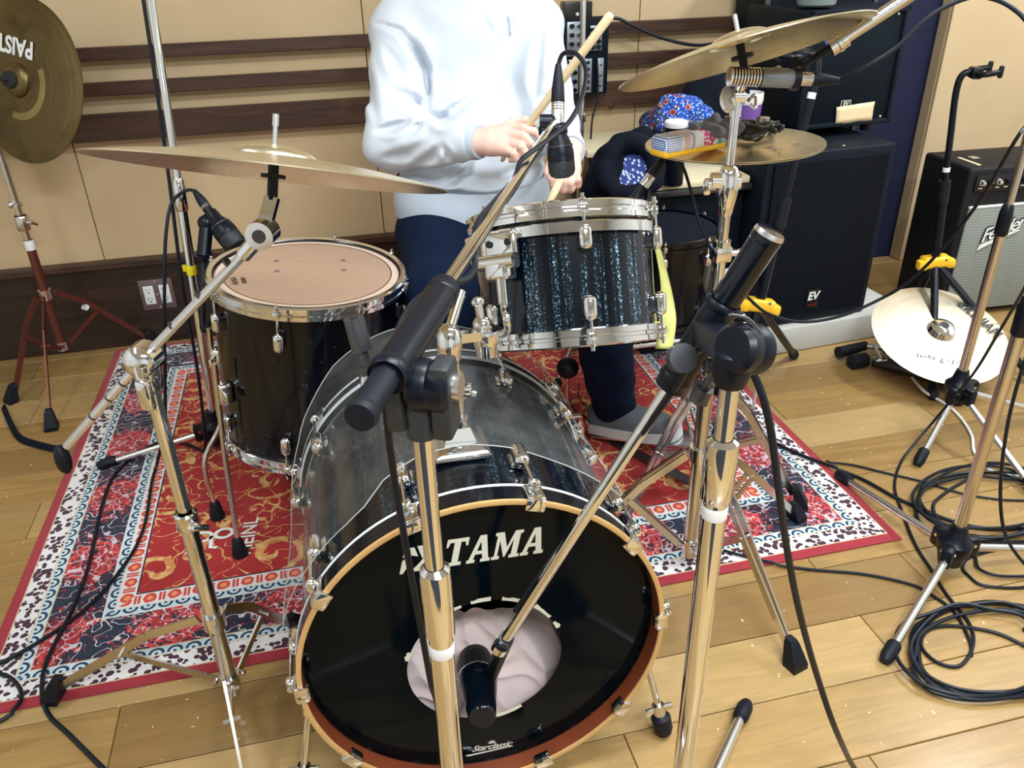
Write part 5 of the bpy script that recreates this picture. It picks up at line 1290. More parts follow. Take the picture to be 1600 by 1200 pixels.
# ------------------------------------------------------------------ guitar stands
def guitar_stand(label, top, clip, feet, yoke_dir, tape=None):
    s = thing('guitar_stand', label, 'stand', (clip.x, clip.y, 0))
    d = (top-clip).normalized()
    MB().cyl(clip, clip.lerp(top, .42), .0135, 14).build('lower_tube', MAT['black_plastic'], s)
    bend = top-d*.05
    yd = Vector(yoke_dir).normalized()
    MB().tube(spline([clip.lerp(top, .40), clip.lerp(top, .7), bend, top+yd*.012, top+yd*.045+d*.004], 6), .0095, 12).build('upper_tube', MAT['black_plastic'], s)
    MB().cyl(clip.lerp(top, .34), clip.lerp(top, .46), .017, 14).build('height_grip', MAT['black_rubber'], s)
    c = top+yd*.045; sd = yd.cross(Vector((0, 0, 1))).normalized()
    y_ = MB().box((0, 0, 0), (.03, .05, .03), frame(c, (0, 0, 1), yd), .006).tube(spline([c+sd*.045+yd*.05, c+sd*.05+yd*.015, c+sd*.03, c, c-sd*.03, c-sd*.05+yd*.015, c-sd*.045+yd*.05], 4), .008, 10).build('yoke', MAT['black_plastic'], s)
    for k in (-1, 1): MB().box((0, 0, 0), (.014, .012, .034), frame(c+sd*.046*k+yd*.052, (0, 0, 1), yd), .005).build('yoke_catch', MAT['black_rubber'], y_)
    if tape: MB().cyl(clip.lerp(top, tape-.012), clip.lerp(top, tape+.012), .0105, 14).build('tape_band', MAT['white_tape'], s)
    cl = MB().box((0, 0, 0), (.085, .05, .036), frame(clip, d, CR), .010, 3).box((-.045, -.01, -.004), (.03, .035, .032), frame(clip, d, CR), .008).box((.042, -.01, -.006), (.028, .035, .030), frame(clip, d, CR), .008).build('leg_clip', MAT['yellow_plastic'], s)
    for k in (-1, 1): MB().cyl(clip+CR*.022*k-CW*.022, clip+CR*.022*k-CW*.028, .004, 8).build('screw', MAT['steel_dark'], cl)
    for f in feet:
        f = Vector(f); dd = (f-clip).normalized()
        lg = MB().cyl(clip+dd*.02, f+Vector((0, 0, .012)), .0115, 12).build('leg', MAT['black_plastic'], s)
        rubber_tip(f+Vector((0, 0, .0125))-dd*.032, dd, .016, .045, lg)
    MB().cyl(clip, clip-d*.05, .010, 12).build('rear_tube', MAT['black_plastic'], s)
    return s
ct = AD(1461, 408, 2.62)
guitar_stand('black guitar stand with yellow clip beside the silver-grilled amplifier', AD(1497, 118, 2.36), ct, [(ct.x-.16, ct.y-.30, 0), (ct.x+.20, ct.y-.30, 0), (ct.x+.02, ct.y+.12, 0)], CR-CW*.2+Vector((0, 0, .1)), .52)
ct = AD(1186, 476, 2.25); g1 = AZ(1240, 560, 0)
guitar_stand('black guitar stand with yellow clip in front of the large loudspeaker', AD(1283, 90, 2.02), ct, [(g1.x, g1.y, 0), (ct.x-.14, ct.y-.10, 0), (ct.x-.02, ct.y+.14, 0)], -CR*.8+Vector((0, 0, .25))+CW*.4, .86)

# ------------------------------------------------------------------ side table with clutter
ZT = .60
tl_, tr_ = AZ(1022, 288, ZT), AZ(1112, 277, ZT)
tx0 = AZ(925, 235, ZT).x-.02; ty0 = tl_.y
plain('beige_laminate', srgb(226, 212, 176), .45)
tx1 = min(cx0-.02, gl.x-.02)
tb_ = thing('side_table', 'low black cabinet with cream laminate top behind the hi-hat', 'table', ((tl_.x+tx1)/2, ty0+.25, 0))
MB().box(((tl_.x-.02+tx1)/2, ty0+.22, ZT-.011), (tx1-tl_.x+.02, .44, .022), None, .005).build('table_top', MAT['beige_laminate'], tb_)
MB().box(((tl_.x+tx1)/2+.01, ty0+.23, (ZT-.022)/2+.02), (tx1-tl_.x-.02, .40, ZT-.062), None, .004).build('body', MAT['speaker_front'], tb_)
MB().box(((tl_.x+tx1)/2+.01, ty0+.008, ZT-.034), (tx1-tl_.x, .016, .020), None, .003).build('front_rail', MAT['steel_dark'], tb_)
for dx in (.03, tx1-tl_.x-.03):
    for dy in (.06, .40): MB().box((tl_.x+dx, ty0+dy, .02), (.04, .04, .04)).build('foot', MAT['black_rubber'], tb_)
# cream shelf board further left
sb = AZ(955, 232, .63); so = thing('shelf_board', 'cream board at the wall end of the side table', 'shelf', (sb.x+.02, sb.y+.10, 0))
MB().box((sb.x+.04, 2.74, .62), (.26, .26, .024), None, .004).build('board', MAT['beige_laminate'], so)
for dx in (-.07, .14): MB().cyl((sb.x+dx, 2.80, 0), (sb.x+dx, 2.80, .61), .012, 10).build('leg', MAT['steel_dark'], so)

def sdf_grid(prims, h, pad=.02, disp=None):
    lo_ = np.array([1e9]*3); hi_ = -lo_; P = []
    for q in prims:
        if q[0] == 'c':
            a, b_, ra, rb, k = np.array(q[1], float), np.array(q[2], float), q[3], q[4], q[5]; r = max(ra, rb)
            l, u = np.minimum(a, b_)-r-k, np.maximum(a, b_)+r+k
        else:
            c, rad, Rm, k = np.array(q[1], float), np.array(q[2], float), np.array(q[3], float), q[4]
            e = np.sqrt(((Rm*rad)**2).sum(1)); l, u = c-e-k, c+e+k
        P.append((l-2*h-pad*.5, u+2*h+pad*.5)); lo_ = np.minimum(lo_, l); hi_ = np.maximum(hi_, u)
    lo_ -= pad; hi_ += pad
    n = np.ceil((hi_-lo_)/h).astype(int)+1
    D = np.full(n, 1.0, np.float32)
    for q, (l, u) in zip(prims, P):
        i0 = np.maximum(((l-lo_)/h).astype(int), 0); i1 = np.minimum(((u-lo_)/h).astype(int)+2, n)
        X, Y, Z = np.meshgrid(*[lo_[i]+h*np.arange(i0[i], i1[i]) for i in range(3)], indexing='ij', sparse=True)
        if q[0] == 'c':
            a, b_, ra, rb, k = np.array(q[1], float), np.array(q[2], float), q[3], q[4], q[5]; ab = b_-a; L2 = max(ab@ab, 1e-12)
            tt = np.clip(((X-a[0])*ab[0]+(Y-a[1])*ab[1]+(Z-a[2])*ab[2])/L2, 0, 1)
            d = np.sqrt((X-a[0]-tt*ab[0])**2+(Y-a[1]-tt*ab[1])**2+(Z-a[2]-tt*ab[2])**2)-(ra+(rb-ra)*tt)
        else:
            c, rad, Rm, k = np.array(q[1], float), np.array(q[2], float), np.array(q[3], float), q[4]
            px_, py_, pz_ = X-c[0], Y-c[1], Z-c[2]
            l0 = (px_*Rm[0, 0]+py_*Rm[1, 0]+pz_*Rm[2, 0])/rad[0]; l1 = (px_*Rm[0, 1]+py_*Rm[1, 1]+pz_*Rm[2, 1])/rad[1]; l2 = (px_*Rm[0, 2]+py_*Rm[1, 2]+pz_*Rm[2, 2])/rad[2]
            kk = np.sqrt(l0*l0+l1*l1+l2*l2); d = (kk-1)*min(rad)
            d = np.where(kk < 3, (kk-1)*kk/np.maximum(np.sqrt((l0/rad[0])**2+(l1/rad[1])**2+(l2/rad[2])**2), 1e-6), d)
        sl_ = tuple(slice(i0[i], i1[i]) for i in range(3)); A = D[sl_]
        if k > 1e-6:
            hh = np.clip(.5+.5*(A-d)/k, 0, 1); D[sl_] = A*(1-hh)+d*hh-k*hh*(1-hh)
        else: D[sl_] = np.minimum(A, d)
    if disp is not None:
        ii = np.argwhere(np.abs(D) < .03); q = lo_+h*ii
        D[ii[:, 0], ii[:, 1], ii[:, 2]] += disp(q[:, 0], q[:, 1], q[:, 2]).astype(np.float32)
    return D, lo_
def surface_nets(D, lo_, h):
    ins = D < 0
    nx, ny, nz = D.shape; c = np.zeros((nx-1, ny-1, nz-1), np.int8)
    for i in (0, 1):
        for j in (0, 1):
            for k in (0, 1): c += ins[i:nx-1+i, j:ny-1+j, k:nz-1+k]
    act = (c > 0) & (c < 8); idx = np.argwhere(act); ids = -np.ones(act.shape, np.int64); ids[act] = np.arange(len(idx))
    pos = np.zeros((len(idx), 3)); cnt = np.zeros(len(idx))
    cor = [(i, j, k) for i in (0, 1) for j in (0, 1) for k in (0, 1)]
    for a in cor:
        for ax_ in range(3):
            if a[ax_]: continue
            b_ = list(a); b_[ax_] = 1
            da = D[idx[:, 0]+a[0], idx[:, 1]+a[1], idx[:, 2]+a[2]]; db = D[idx[:, 0]+b_[0], idx[:, 1]+b_[1], idx[:, 2]+b_[2]]
            m = (da < 0) != (db < 0); tt = np.where(m, da/np.where(m, da-db, 1), 0)
            p = np.tile(np.array(a, float), (len(idx), 1)); p[:, ax_] += tt
            pos[m] += p[m]; cnt[m] += 1
    V = lo_+h*(idx+pos/cnt[:, None]); F = []
    for ax_ in range(3):
        o1, o2 = [(1, 2), (2, 0), (0, 1)][ax_]
        s0 = [slice(None)]*3; s1 = [slice(None)]*3; s0[ax_] = slice(0, -1); s1[ax_] = slice(1, None)
        A, B = ins[tuple(s0)], ins[tuple(s1)]; e = np.argwhere(A != B)
        e = e[(e[:, o1] > 0) & (e[:, o2] > 0) & (e[:, o1] < D.shape[o1]-1) & (e[:, o2] < D.shape[o2]-1)]
        fl_ = A[e[:, 0], e[:, 1], e[:, 2]]
        def gid(d1, d2): q = e.copy(); q[:, o1] -= d1; q[:, o2] -= d2; return ids[q[:, 0], q[:, 1], q[:, 2]]
        Q = np.stack([gid(1, 1), gid(0, 1), gid(0, 0), gid(1, 0)], 1); Q[~fl_] = Q[~fl_][:, ::-1]; F.append(Q)
    return V, np.concatenate(F)
def sdf_obj(name, prims, h, mat, parent=None, fr=None, disp=None, smooth=2):
    D, lo_ = sdf_grid(prims, h, disp=disp); V, F = surface_nets(D, lo_, h)
    M = as_m(fr) if fr is not None else (WM[parent] if parent is not None else Matrix.Identity(4))
    Mi = np.array(M.inverted()); V = V@Mi[:3, :3].T+Mi[:3, 3]
    me = bpy.data.meshes.new(name); me.vertices.add(len(V)); me.vertices.foreach_set('co', V.astype(np.float32).ravel())
    me.loops.add(F.size); me.loops.foreach_set('vertex_index', F.astype(np.int32).ravel())
    me.polygons.add(len(F)); me.polygons.foreach_set('loop_start', np.arange(0, F.size, 4, dtype=np.int32)); me.update(calc_edges=True); me.validate()
    me.polygons.foreach_set('use_smooth', [True]*len(me.polygons)); me.materials.append(MAT[mat])
    o = link(name, me, parent, M)
    if smooth:
        md = o.modifiers.new('relax', 'SMOOTH'); md.factor = .5; md.iterations = smooth
    return o
I3 = np.eye(3)
def rot3(a, ax='Z'): return np.array(Matrix.Rotation(a, 3, ax))
# printed scarf bundle
t = NT('paisley_cloth'); x, y, z = t.coords('Object'); v1 = t.voro(t.vec, 42); v2 = t.noise(t.vec, 60, 3, .6, 2.0); v3 = t.voro(t.vec, 120)
c = t.mix(v2.gt(.52), srgb(12, 56, 150), srgb(20, 92, 190)); c = t.mix(v3.lt(.28), c, srgb(214, 226, 240)); c = t.mix(v1.lt(.30)*x.lt(.02), c, srgb(150, 24, 26)); c = t.mix(v1.band(.30, .36)*x.lt(.03), c, srgb(225, 150, 50))
c = t.mix((x+z*.5).lt(-.045)*v2.gt(.48), c, (.012, .012, .02))
t.set('Base Color', c).set('Roughness', .8); MAT['paisley_cloth'] = t.mat
def wr(a, f, ph=0.0): return lambda X, Y, Z: a*np.sin(X*f+1.7*np.sin(Y*f*.7+ph))*np.sin(Z*f*.8+np.sin(X*f*.5)+ph)
sc = AD(1058, 182, 2.52); sc.z = max(sc.z, ZT+.06)
sf = sdf_obj('printed_scarf', [('e', sc+Vector((-.05, 0, -.02)), (.07, .06, .045), I3, .03), ('e', sc+Vector((.02, .01, .012)), (.08, .06, .05), rot3(.3, 'Y'), .03), ('e', sc+Vector((.085, .02, -.015)), (.06, .05, .035), rot3(.4, 'Y'), .03)], .005, 'paisley_cloth', None, sc, wr(.006, 70)); setp(sf, 'blue printed scarf bundled on the side table', 'scarf')
sf.location.z += 0
# black bag with strap and round opening
bg = thing('bag', 'black bag with hanging straps at the end of the side table', 'bag', AD(975, 265, 2.35))
bc = AD(985, 262, 2.34)
tor = [bc+CR*(.075*math.cos(a))+(CU*.9-CW*.1)*(.085*math.sin(a)) for a in np.linspace(0, 2*math.pi, 13)]
sdf_obj('body', [('c', a, b_, .022, .022, .02) for a, b_ in zip(tor[:-1], tor[1:])]+[('c', AD(945, 275, 2.40), AD(1000, 225, 2.42), .05, .05, .04), ('c', AD(930, 300, 2.42), AD(960, 268, 2.42), .04, .05, .04)], .006, 'black_fabric', bg, None, wr(.004, 60))
t = NT('blue_lining'); x, y, z = t.coords('Object'); v3 = t.voro(t.vec, 90); t.set('Base Color', t.mix(v3.lt(.35), srgb(20, 50, 130), srgb(200, 210, 225))).set('Roughness', .7); MAT['blue_lining'] = t.mat
MB().lathe([(0, 0), (.066, 0)], frame(bc+CW*.012, -CW, CR), 24).build('lining', MAT['blue_lining'], bg)
MB().tube(spline([AD(1000, 205, 2.40), AD(965, 222, 2.38), AD(938, 238, 2.36), AD(925, 270, 2.36), AD(930, 300, 2.38)], 5), .011, 8, flat=.3).build('strap', MAT['black_fabric'], bg)
# tins and cups
t = NT('can_print'); x, y, z = t.coords('Object'); t.set('Base Color', t.mix(x.gt(.012)*z.band(.035, .05), (.010, .010, .011), srgb(60, 170, 60))).set('Roughness', .3); MAT['can_print'] = t.mat
cp = AZ(1052, 271, ZT+.001); cn_ = thing('drink_can', 'black can with green stripe on the side table edge', 'can', Matrix.Translation((cp.x, cp.y, ZT+.0005)))
MB().lathe([(.024, 0), (.028, .004), (.030, .010), (.030, .070), (.027, .078)], None, 28).build('body', MAT['can_print'], cn_, local=True)
MB().lathe([(.0275, .0775), (.026, .080), (.024, .078), (0, .078)], None, 28).build('lid', MAT['satin_metal'], cn_, local=True)
MB().lathe([(0, 0), (.024, 0), (.0285, .0045), (.024, .0048)], None, 28).build('base', MAT['satin_metal'], cn_, local=True)
vs, fs = text_polys('STER', .018, 0, .0005); vs = [Vector((.0304*math.sin(v.x/.030-.5), -.0304*math.cos(v.x/.030-.5), v.y+.052)) for v in vs]
MB().add(vs, fs).build('print', MAT['white_print'], cn_, local=True, smooth=0)
wp = AD(1057, 190, 2.36); wt = thing('tin', 'small white lidded tin between scarf and pouch', 'tin', Matrix.Translation((wp.x, wp.y, ZT)))
MB().lathe([(0, 0), (.030, 0), (.032, .004), (.032, wp.z-ZT-.012), (0, wp.z-ZT-.012)], None, 24).build('body', MAT['black_plastic'], wt, local=True)
MB().lathe([(.033, wp.z-ZT-.014), (.034, wp.z-ZT-.012), (.034, wp.z-ZT), (.031, wp.z-ZT+.003), (0, wp.z-ZT+.003)], None, 24).build('lid', MAT['white_plastic'], wt, local=True)
plain('purple_print', srgb(120, 80, 160), .5)
pp = AD(1172, 165, 2.55); pc_ = thing('paper_cup', 'purple and white paper cup in front of the dark case', 'cup', Matrix.Translation((pp.x, pp.y, ZT)))
hc_ = max(pp.z-ZT+.04, .09)
MB().lathe([(0, 0), (.026, 0), (.036, hc_*.85), (.034, hc_*.85)], None, 24).build('body', MAT['purple_print'], pc_, local=True); MB().lathe([(.036, hc_*.85), (.0385, hc_*.9), (.0375, hc_), (.035, hc_), (.034, hc_*.86)], None, 24).build('rim', MAT['white_plastic'], pc_, local=True)
kb3 = AD(1125, 150, 2.60); o = sdf_obj('backpack', [('e', kb3, (.13, .07, .085), I3, .02), ('e', kb3+Vector((0, 0, -.08)), (.14, .08, .07), I3, .05)], .007, 'black_fabric', None, (kb3.x, kb3.y, ZT), wr(.006, 40)); setp(o, 'black fabric bag lying behind the printed scarf', 'bag')
# things lying on the hi-hat
t = NT('pouch_print'); x, y, z = t.coords('Object'); u = (x/.004).fr()-.5; v = (z/.004).fr()-.5; dia = (u.abs()+v.abs()).lt(.42)
c = t.mix(dia*x.lt(-.042), srgb(228, 226, 226), srgb(30, 110, 190)); c = t.mix(dia*x.band(-.036, -.022), c, srgb(225, 90, 40)); c = t.mix(x.band(-.016, -.010), c, srgb(170, 165, 175)); c = t.mix(x.band(.012, .040)*t.noise(t.vec, 160, 2).gt(.47), c, srgb(214, 60, 120)); c = t.mix(x.gt(.045)*t.noise(t.vec, 160, 2).gt(.5), c, srgb(60, 170, 150))
t.set('Base Color', c).set('Roughness', .75); MAT['pouch_print'] = t.mat
pl_ = CF3 @ Vector((0, 0, .016)); pa_ = AZ(1028, 226, .925); pb_ = AZ(1126, 208, .925)
PF = frame((pa_+pb_)/2+Vector((0, 0, -.006)), (0, 0, 1), pb_-pa_)
pu = thing('pouch', 'white patterned pouch with yellow underside on the hi-hat', 'pouch', PF)
Lq = (pb_-pa_).length
MB().box((0, 0, .006), (Lq, .05, .030), PF, .010, 3).build('cover', MAT['pouch_print'], pu)
MB().box((0, .002, -.010), (Lq*.98, .046, .016), PF, .006, 3).build('underside', MAT['yellow_plastic'], pu)
tm_ = thing('tambourine', 'black hi-hat tambourine ring with jingles on the hi-hat', 'tambourine', CF3 @ Matrix.Translation((.01, 0, .022)))
MB().lathe([(.062, 0), (.070, 0), (.070, .010), (.062, .010)], None, 40, True).build('ring', MAT['black_plastic'], tm_, local=True)
for k in range(6):
    a = k*math.pi/3+.3
    MB().cyl((.066*math.cos(a), .066*math.sin(a), .012), (.066*math.cos(a), .066*math.sin(a), .0135), .013, 16).cyl((.066*math.cos(a), .066*math.sin(a), .016), (.066*math.cos(a), .066*math.sin(a), .0175), .013, 16).build('jingle', MAT['satin_metal'], tm_, local=True)
plain('grey_cloth', srgb(112, 112, 118), .85, bump=(200, .4, .001)); plain('black_leather', (.014, .015, .017), .28)
gc = AZ(1120, 203, .935)
o = sdf_obj('work_glove', [('e', gc, (.038, .030, .016), I3, .010), ('c', gc+Vector((.02, 0, .004)), gc+Vector((.045, -.016, -.002)), .011, .008, .006), ('c', gc+Vector((-.02, .01, .006)), gc+Vector((-.05, .0, .002)), .011, .008, .006), ('c', gc+Vector((-.01, .02, .012)), gc+Vector((.02, .0, .018)), .010, .009, .006)], .003, 'grey_cloth', None, gc, wr(.007, 150)); setp(o, 'grey cloth glove lying on the hi-hat behind the pouch', 'glove')
gc = AZ(1180, 206, .93)
o = sdf_obj('work_glove', [('e', gc, (.032, .026, .014), I3, .008)]+[('c', gc+Vector((.01, .0, .004)), gc+Vector((.045*math.cos(a), .05*math.sin(a), .012)), .009, .006, .004) for a in (.2, .9, -.6, -1.3, 2.6)], .003, 'black_leather', None, gc, wr(.005, 170)); setp(o, 'black leather glove lying on the hi-hat right of the pole', 'glove')
# black snare drum on a wire rack
RK = AZ(1052, 497, .27)
wk = thing('wire_rack', 'low grey wire rack behind the rack tom', 'rack', (RK.x, RK.y, 0))
for i in range(9): MB().cyl((RK.x-.20+i*.05, RK.y-.14, .268), (RK.x-.20+i*.05, RK.y+.16, .268), .0022, 6).build('wire', MAT['satin_metal'], wk)
for j in range(7): MB().cyl((RK.x-.21, RK.y-.14+j*.05, .271), (RK.x+.21, RK.y-.14+j*.05, .271), .0022, 6).build('wire', MAT['satin_metal'], wk)
MB().tube([(RK.x-.21, RK.y-.15, .27), (RK.x+.21, RK.y-.15, .27), (RK.x+.21, RK.y+.17, .27), (RK.x-.21, RK.y+.17, .27)], .005, 8, True).build('rim', MAT['satin_metal'], wk)
for dx in (-.21, .21):
    for dy in (-.15, .17): MB().cyl((RK.x+dx, RK.y+dy, .0085), (RK.x+dx, RK.y+dy, .27), .005, 8).build('leg', MAT['satin_metal'], wk)
def sn_head(root): MB().lathe([(0, -.004), (.150, -.004)], None, 48).build('batter_head', MAT['black_fabric'], root, local=True)
hs = .27
sn = tom_drum('spare_drum', 'black drum with dark head on the wire rack behind the tom', frame((RK.x-.035, RK.y+.03, .2745+hs), (0, 0, 1)), .152, hs, 8, 'hoop_black', sn_head, .055, .4, .036)
for ch_ in sn.children:
    if ch_.name.startswith(('top_hoop', 'bottom_hoop')): ch_.data.materials[0] = MAT['black_gloss']
# pedal with round beater seen under the tom
bp = AZ(887, 575, .26); pdl = thing('drum_pedal', 'chrome drum pedal with black ball beater below the rack tom', 'pedal', (bp.x, bp.y, .0085))
MB().ball(bp, .030, 18, None, (1, 1, .95)).build('beater', MAT['black_rubber'], pdl)
MB().cyl(bp, (bp.x, bp.y+.01, .10), .005, 10).cyl((bp.x-.04, bp.y+.01, .10), (bp.x+.04, bp.y+.01, .10), .008, 12).build('beater_shaft', MAT['chrome'], pdl)
for k in (-1, 1): MB().bar((bp.x+.04*k, bp.y+.01, .10), (bp.x+.05*k, bp.y+.01, .0085), .014, .008, (0, 1, 0)).build('side_post', MAT['chrome'], pdl)
MB().bar((bp.x, bp.y-.01, .085), (bp.x+.01, bp.y+.20, .020), .075, .007, (0, 0, 1)).build('footboard', MAT['satin_metal'], pdl)
MB().box((bp.x, bp.y+.09, .0115), (.09, .24, .005), None, .001).build('base_plate', MAT['steel_dark'], pdl)
for k in (-1, 1): MB().tube(spline([Vector((bp.x+.045*k, bp.y, .11)), Vector((bp.x+.055*k, bp.y-.02, .09)), Vector((bp.x+.055*k, bp.y, .06))], 4), .003, 6).build('spring', MAT['chrome'], pdl)
# folded pedal under the worn cymbal
fp = AZ(1345, 556, .03); fpd = thing('folded_stand', 'folded black stand lying under the worn cymbal', 'stand', (fp.x, fp.y, 0))
MB().cyl(AZ(1310, 551, .03), AZ(1352, 540, .03), .020, 12, .016).build('rubber_end', MAT['black_rubber'], fpd)
MB().cyl(AZ(1352, 562, .025), AZ(1330, 566, .025), .024, 14).build('rubber_knob', MAT['black_rubber'], fpd)
MB().cyl(AZ(1350, 541, .03), AZ(1400, 545, .04), .010, 12).cyl(AZ(1366, 540, .05), AZ(1376, 562, .02), .006, 10).box((0, 0, 0), (.04, .03, .012), frame(AZ(1375, 562, .02), (0, 0, 1), CR), .004).build('clamp', MAT['chrome'], fpd)
MB().bar(AZ(1365, 563, .012), AZ(1500, 600, .012), .05, .018, (0, 0, 1), .004).bar(AZ(1380, 545, .03), AZ(1490, 560, .04), .03, .02, (0, 0, 1), .004).build('frame', MAT['steel_dark'], fpd)
MB().cyl(AZ(1500, 600, .02), AZ(1460, 560, .10), .012, 12).build('prop', MAT['black_plastic'], fpd)
MB().box((0, 0, .045), (.07, .07, .09), Matrix.Translation((C5.x, C5.y+.02, 0)), .01).build('support_block', MAT['black_rubber'], fpd)
# wall mounted rack units
wl = AY(886, 90, WY-.10); wr_ = AY(946, 90, WY-.10); zt_ = AY(915, 28, WY-.10).z; zb_ = AY(915, 148, WY-.10).z
wm = thing('rack_unit', 'black wall rack with silver knob panels beside the drummer', 'rack', (( wl.x+wr_.x)/2, WY-.05, (zt_+zb_)/2))
wx, ww, wh = (wl.x+wr_.x)/2, wr_.x-wl.x+.02, zt_-zb_
MB().box((wx, WY-.074, (zt_+zb_)/2), (ww, .052, wh), None, .004).build('box', MAT['speaker_front'], wm)
MB().box((wx-.03, WY-.074, zt_+.020), (ww*.62, .05, .06), None, .003).build('top_box', MAT['badge_black'], wm)
MB().ball((wx-.035, WY-.101, zt_+.012), .006, 10).build('indicator', MAT['white_plastic'], wm)
plain('panel_silver', srgb(170, 180, 190), .35, .7)
for (cx, w_, za, zb2, knobs) in ((-.27, .36, .52, .96, 1), (.20, .26, .58, .90, 1), (.02, .20, .03, .48, 0), (.32, .14, .03, .48, 2), (-.30, .22, .03, .48, 1)):
    f = MB().box((wx+cx*ww, WY-.103, zb_+wh*(za+zb2)/2), (w_*ww, .006, wh*(zb2-za)), None, .0015).build('panel', MAT['panel_silver'], wm)
    if knobs == 1:
        for i in range(2):
            for j in range(4): MB().cyl((wx+(cx-.09+.18*i*w_/.36)*ww, WY-.106, zb_+wh*(za+.05+(zb2-za-.1)*j/3)), (wx+(cx-.09+.18*i*w_/.36)*ww, WY-.120, zb_+wh*(za+.05+(zb2-za-.1)*j/3)), .0075, 12).build('knob', MAT['black_gloss'], f)
    elif knobs == 0:
        for j in range(5): MB().box((wx+cx*ww, WY-.107, zb_+wh*(za+.06+.085*j)), (.014, .004, .010), None, .001).build('button', MAT['badge_black'], f)
    else:
        for j in range(3): MB().box((wx+cx*ww, WY-.107, zb_+wh*(za+.08+.14*j)), (.008, .003, .004)).build('slot', MAT['badge_black'], f)
cable('thin black wire hanging from the wall rack', [Vector((wx+.035, WY-.11, zb_+.12)), Vector((wx+.034, WY-.13, zb_)), AY(925, 190, WY-.14), AY(922, 250, WY-.16), AY(918, 320, WY-.2)], .0035)
cable('black cable drooping across the wall rails at the upper right', [AY(940, 30, WY-.08), AY(965, 29, WY-.09), AY(985, 38, WY-.10), AY(1030, 58, WY-.10), AY(1080, 70, WY-.10), AY(1115, 68, WY-.10), AY(1160, 55, WY-.10), AY(1196, 40, WY-.15)], .0055)
cable('small wire loop on a nail beside the wall rack', [AY(943, 150, WY-.05), AY(952, 132, WY-.04), AY(960, 140, WY-.04), AY(962, 155, WY-.04), AY(955, 170, WY-.04), AY(945, 155, WY-.04)], .0020)
# ------------------------------------------------------------------ drummer
t = NT('hoodie_cloth'); x, y, z = t.coords('Object'); n = t.noise(t.vec, 900, 2); n2 = t.noise(t.vec, 12, 3)
t.set('Base Color', t.mix(n*.5+n2*.2, srgb(196, 203, 212), srgb(219, 223, 229))).set('Roughness', .92).set('Sheen Weight', .15); t.bump(n, .12, .0006); MAT['hoodie_cloth'] = t.mat
t = NT('rib_knit'); x, y, z = t.coords('Object'); n = t.noise(t.vec, 700, 2); t.set('Base Color', t.mix(n, srgb(176, 188, 202), srgb(198, 206, 216))).set('Roughness', .92); t.bump(n, .2, .001); MAT['rib_knit'] = t.mat
t = NT('denim'); x, y, z = t.coords('Object'); n = t.noise(t.vec, 700, 2); n2 = t.noise(t.vec, 7, 4); t.set('Base Color', t.mix(n*.5+n2*.4, srgb(3, 13, 30), srgb(13, 32, 60))).set('Roughness', .88).set('Specular IOR Level', .12); t.bump(n, .2, .0006); MAT['denim'] = t.mat
t = NT('skin'); x, y, z = t.coords('Object'); n = t.noise(t.vec, 40, 4); t.set('Base Color', t.mix(n, srgb(226, 178, 160), srgb(238, 198, 182))).set('Roughness', .5).set('Subsurface Weight', .12).set('Subsurface Radius', (.01, .004, .002)).set('Subsurface Scale', .5); MAT['skin'] = t.mat
plain('hair_dark', (.015, .012, .010), .5, bump=(160, .6, .002)); plain('shoe_grey', srgb(88, 92, 96), .85, bump=(500, .4, .001)); plain('shoe_sole', srgb(196, 198, 198), .6); plain('sock', srgb(96, 26, 34), .9)
plain('eye_white', (.8, .8, .8), .2); plain('eye_dark', (.02, .012, .008), .15)
SR, ER, WR = AD(632, 48, 2.13), AD(613, 222, 1.99), AD(748, 222, 1.845)
SL, EL, WL = AD(828, 46, 2.14), AD(862, 196, 2.02), AD(889, 236, 1.85)
PEL = AD(738, 365, 2.12); CHE = AD(735, 105, 2.18); NEK = AD(735, -55, 2.22)
HD = NEK+Vector((-.01, -.05, .165))
Kr, Ar = AD(692, 470, 1.83), Vector((.215, 1.60, .115))
Kl, Al = AD(935, 468, 1.93), Vector((.712, 1.842, .105))
RY = rot3(-YAW)
hipR, hipL = PEL-_r0*.085, PEL+_r0*.085
def C_(a, b, ra, rb, k=.02): return ('c', tuple(a), tuple(b), ra, rb, k)
def pk3(*q): return [AD(*p) for p in q]
body = [('e', tuple(CHE), (.165, .105, .20), RY, .05), ('e', tuple(PEL+Vector((0, 0, .02))), (.135, .085, .10), RY, .05), C_(CHE, PEL, .10, .08, .05),
        C_(SR, SL, .055, .055, .04), C_(NEK-Vector((0, 0, .06)), HD, .055, .05, .03),
        ('e', tuple(HD+Vector((0, .008, .035))), (.073, .092, .088), RY, .03), ('e', tuple(HD+Vector((-.004, -.018, -.035))), (.058, .070, .072), RY, .03),
        C_(HD+Vector((-.022, -.098, -.005)), HD+Vector((-.026, -.112, -.030)), .009, .013, .012)]
for s in (-1, 1):
    body += [('e', tuple(HD+_r0*.074*s+Vector((0, .005, -.005))), (.010, .018, .030), RY, .006)]
body += [C_(HD+_r0*-.022+Vector((-.02, -.086, -.062)), HD+_r0*.022+Vector((-.02, -.086, -.062)), .010, .010, .008)]
body += [C_(SR, ER, .046, .038), C_(ER, WR, .038, .027), C_(SL, EL, .046, .038), C_(EL, WL, .038, .027),
         C_(hipR, Kr, .082, .056, .04), C_(Kr, Ar, .054, .036, .02), C_(hipL, Kl, .082, .056, .04), C_(Kl, Al, .054, .036, .02),
         C_(Al, Al+Vector((.01, -.01, -.05)), .036, .034, .02), C_(Ar, Ar+Vector((0, -.02, -.05)), .036, .034, .02)]
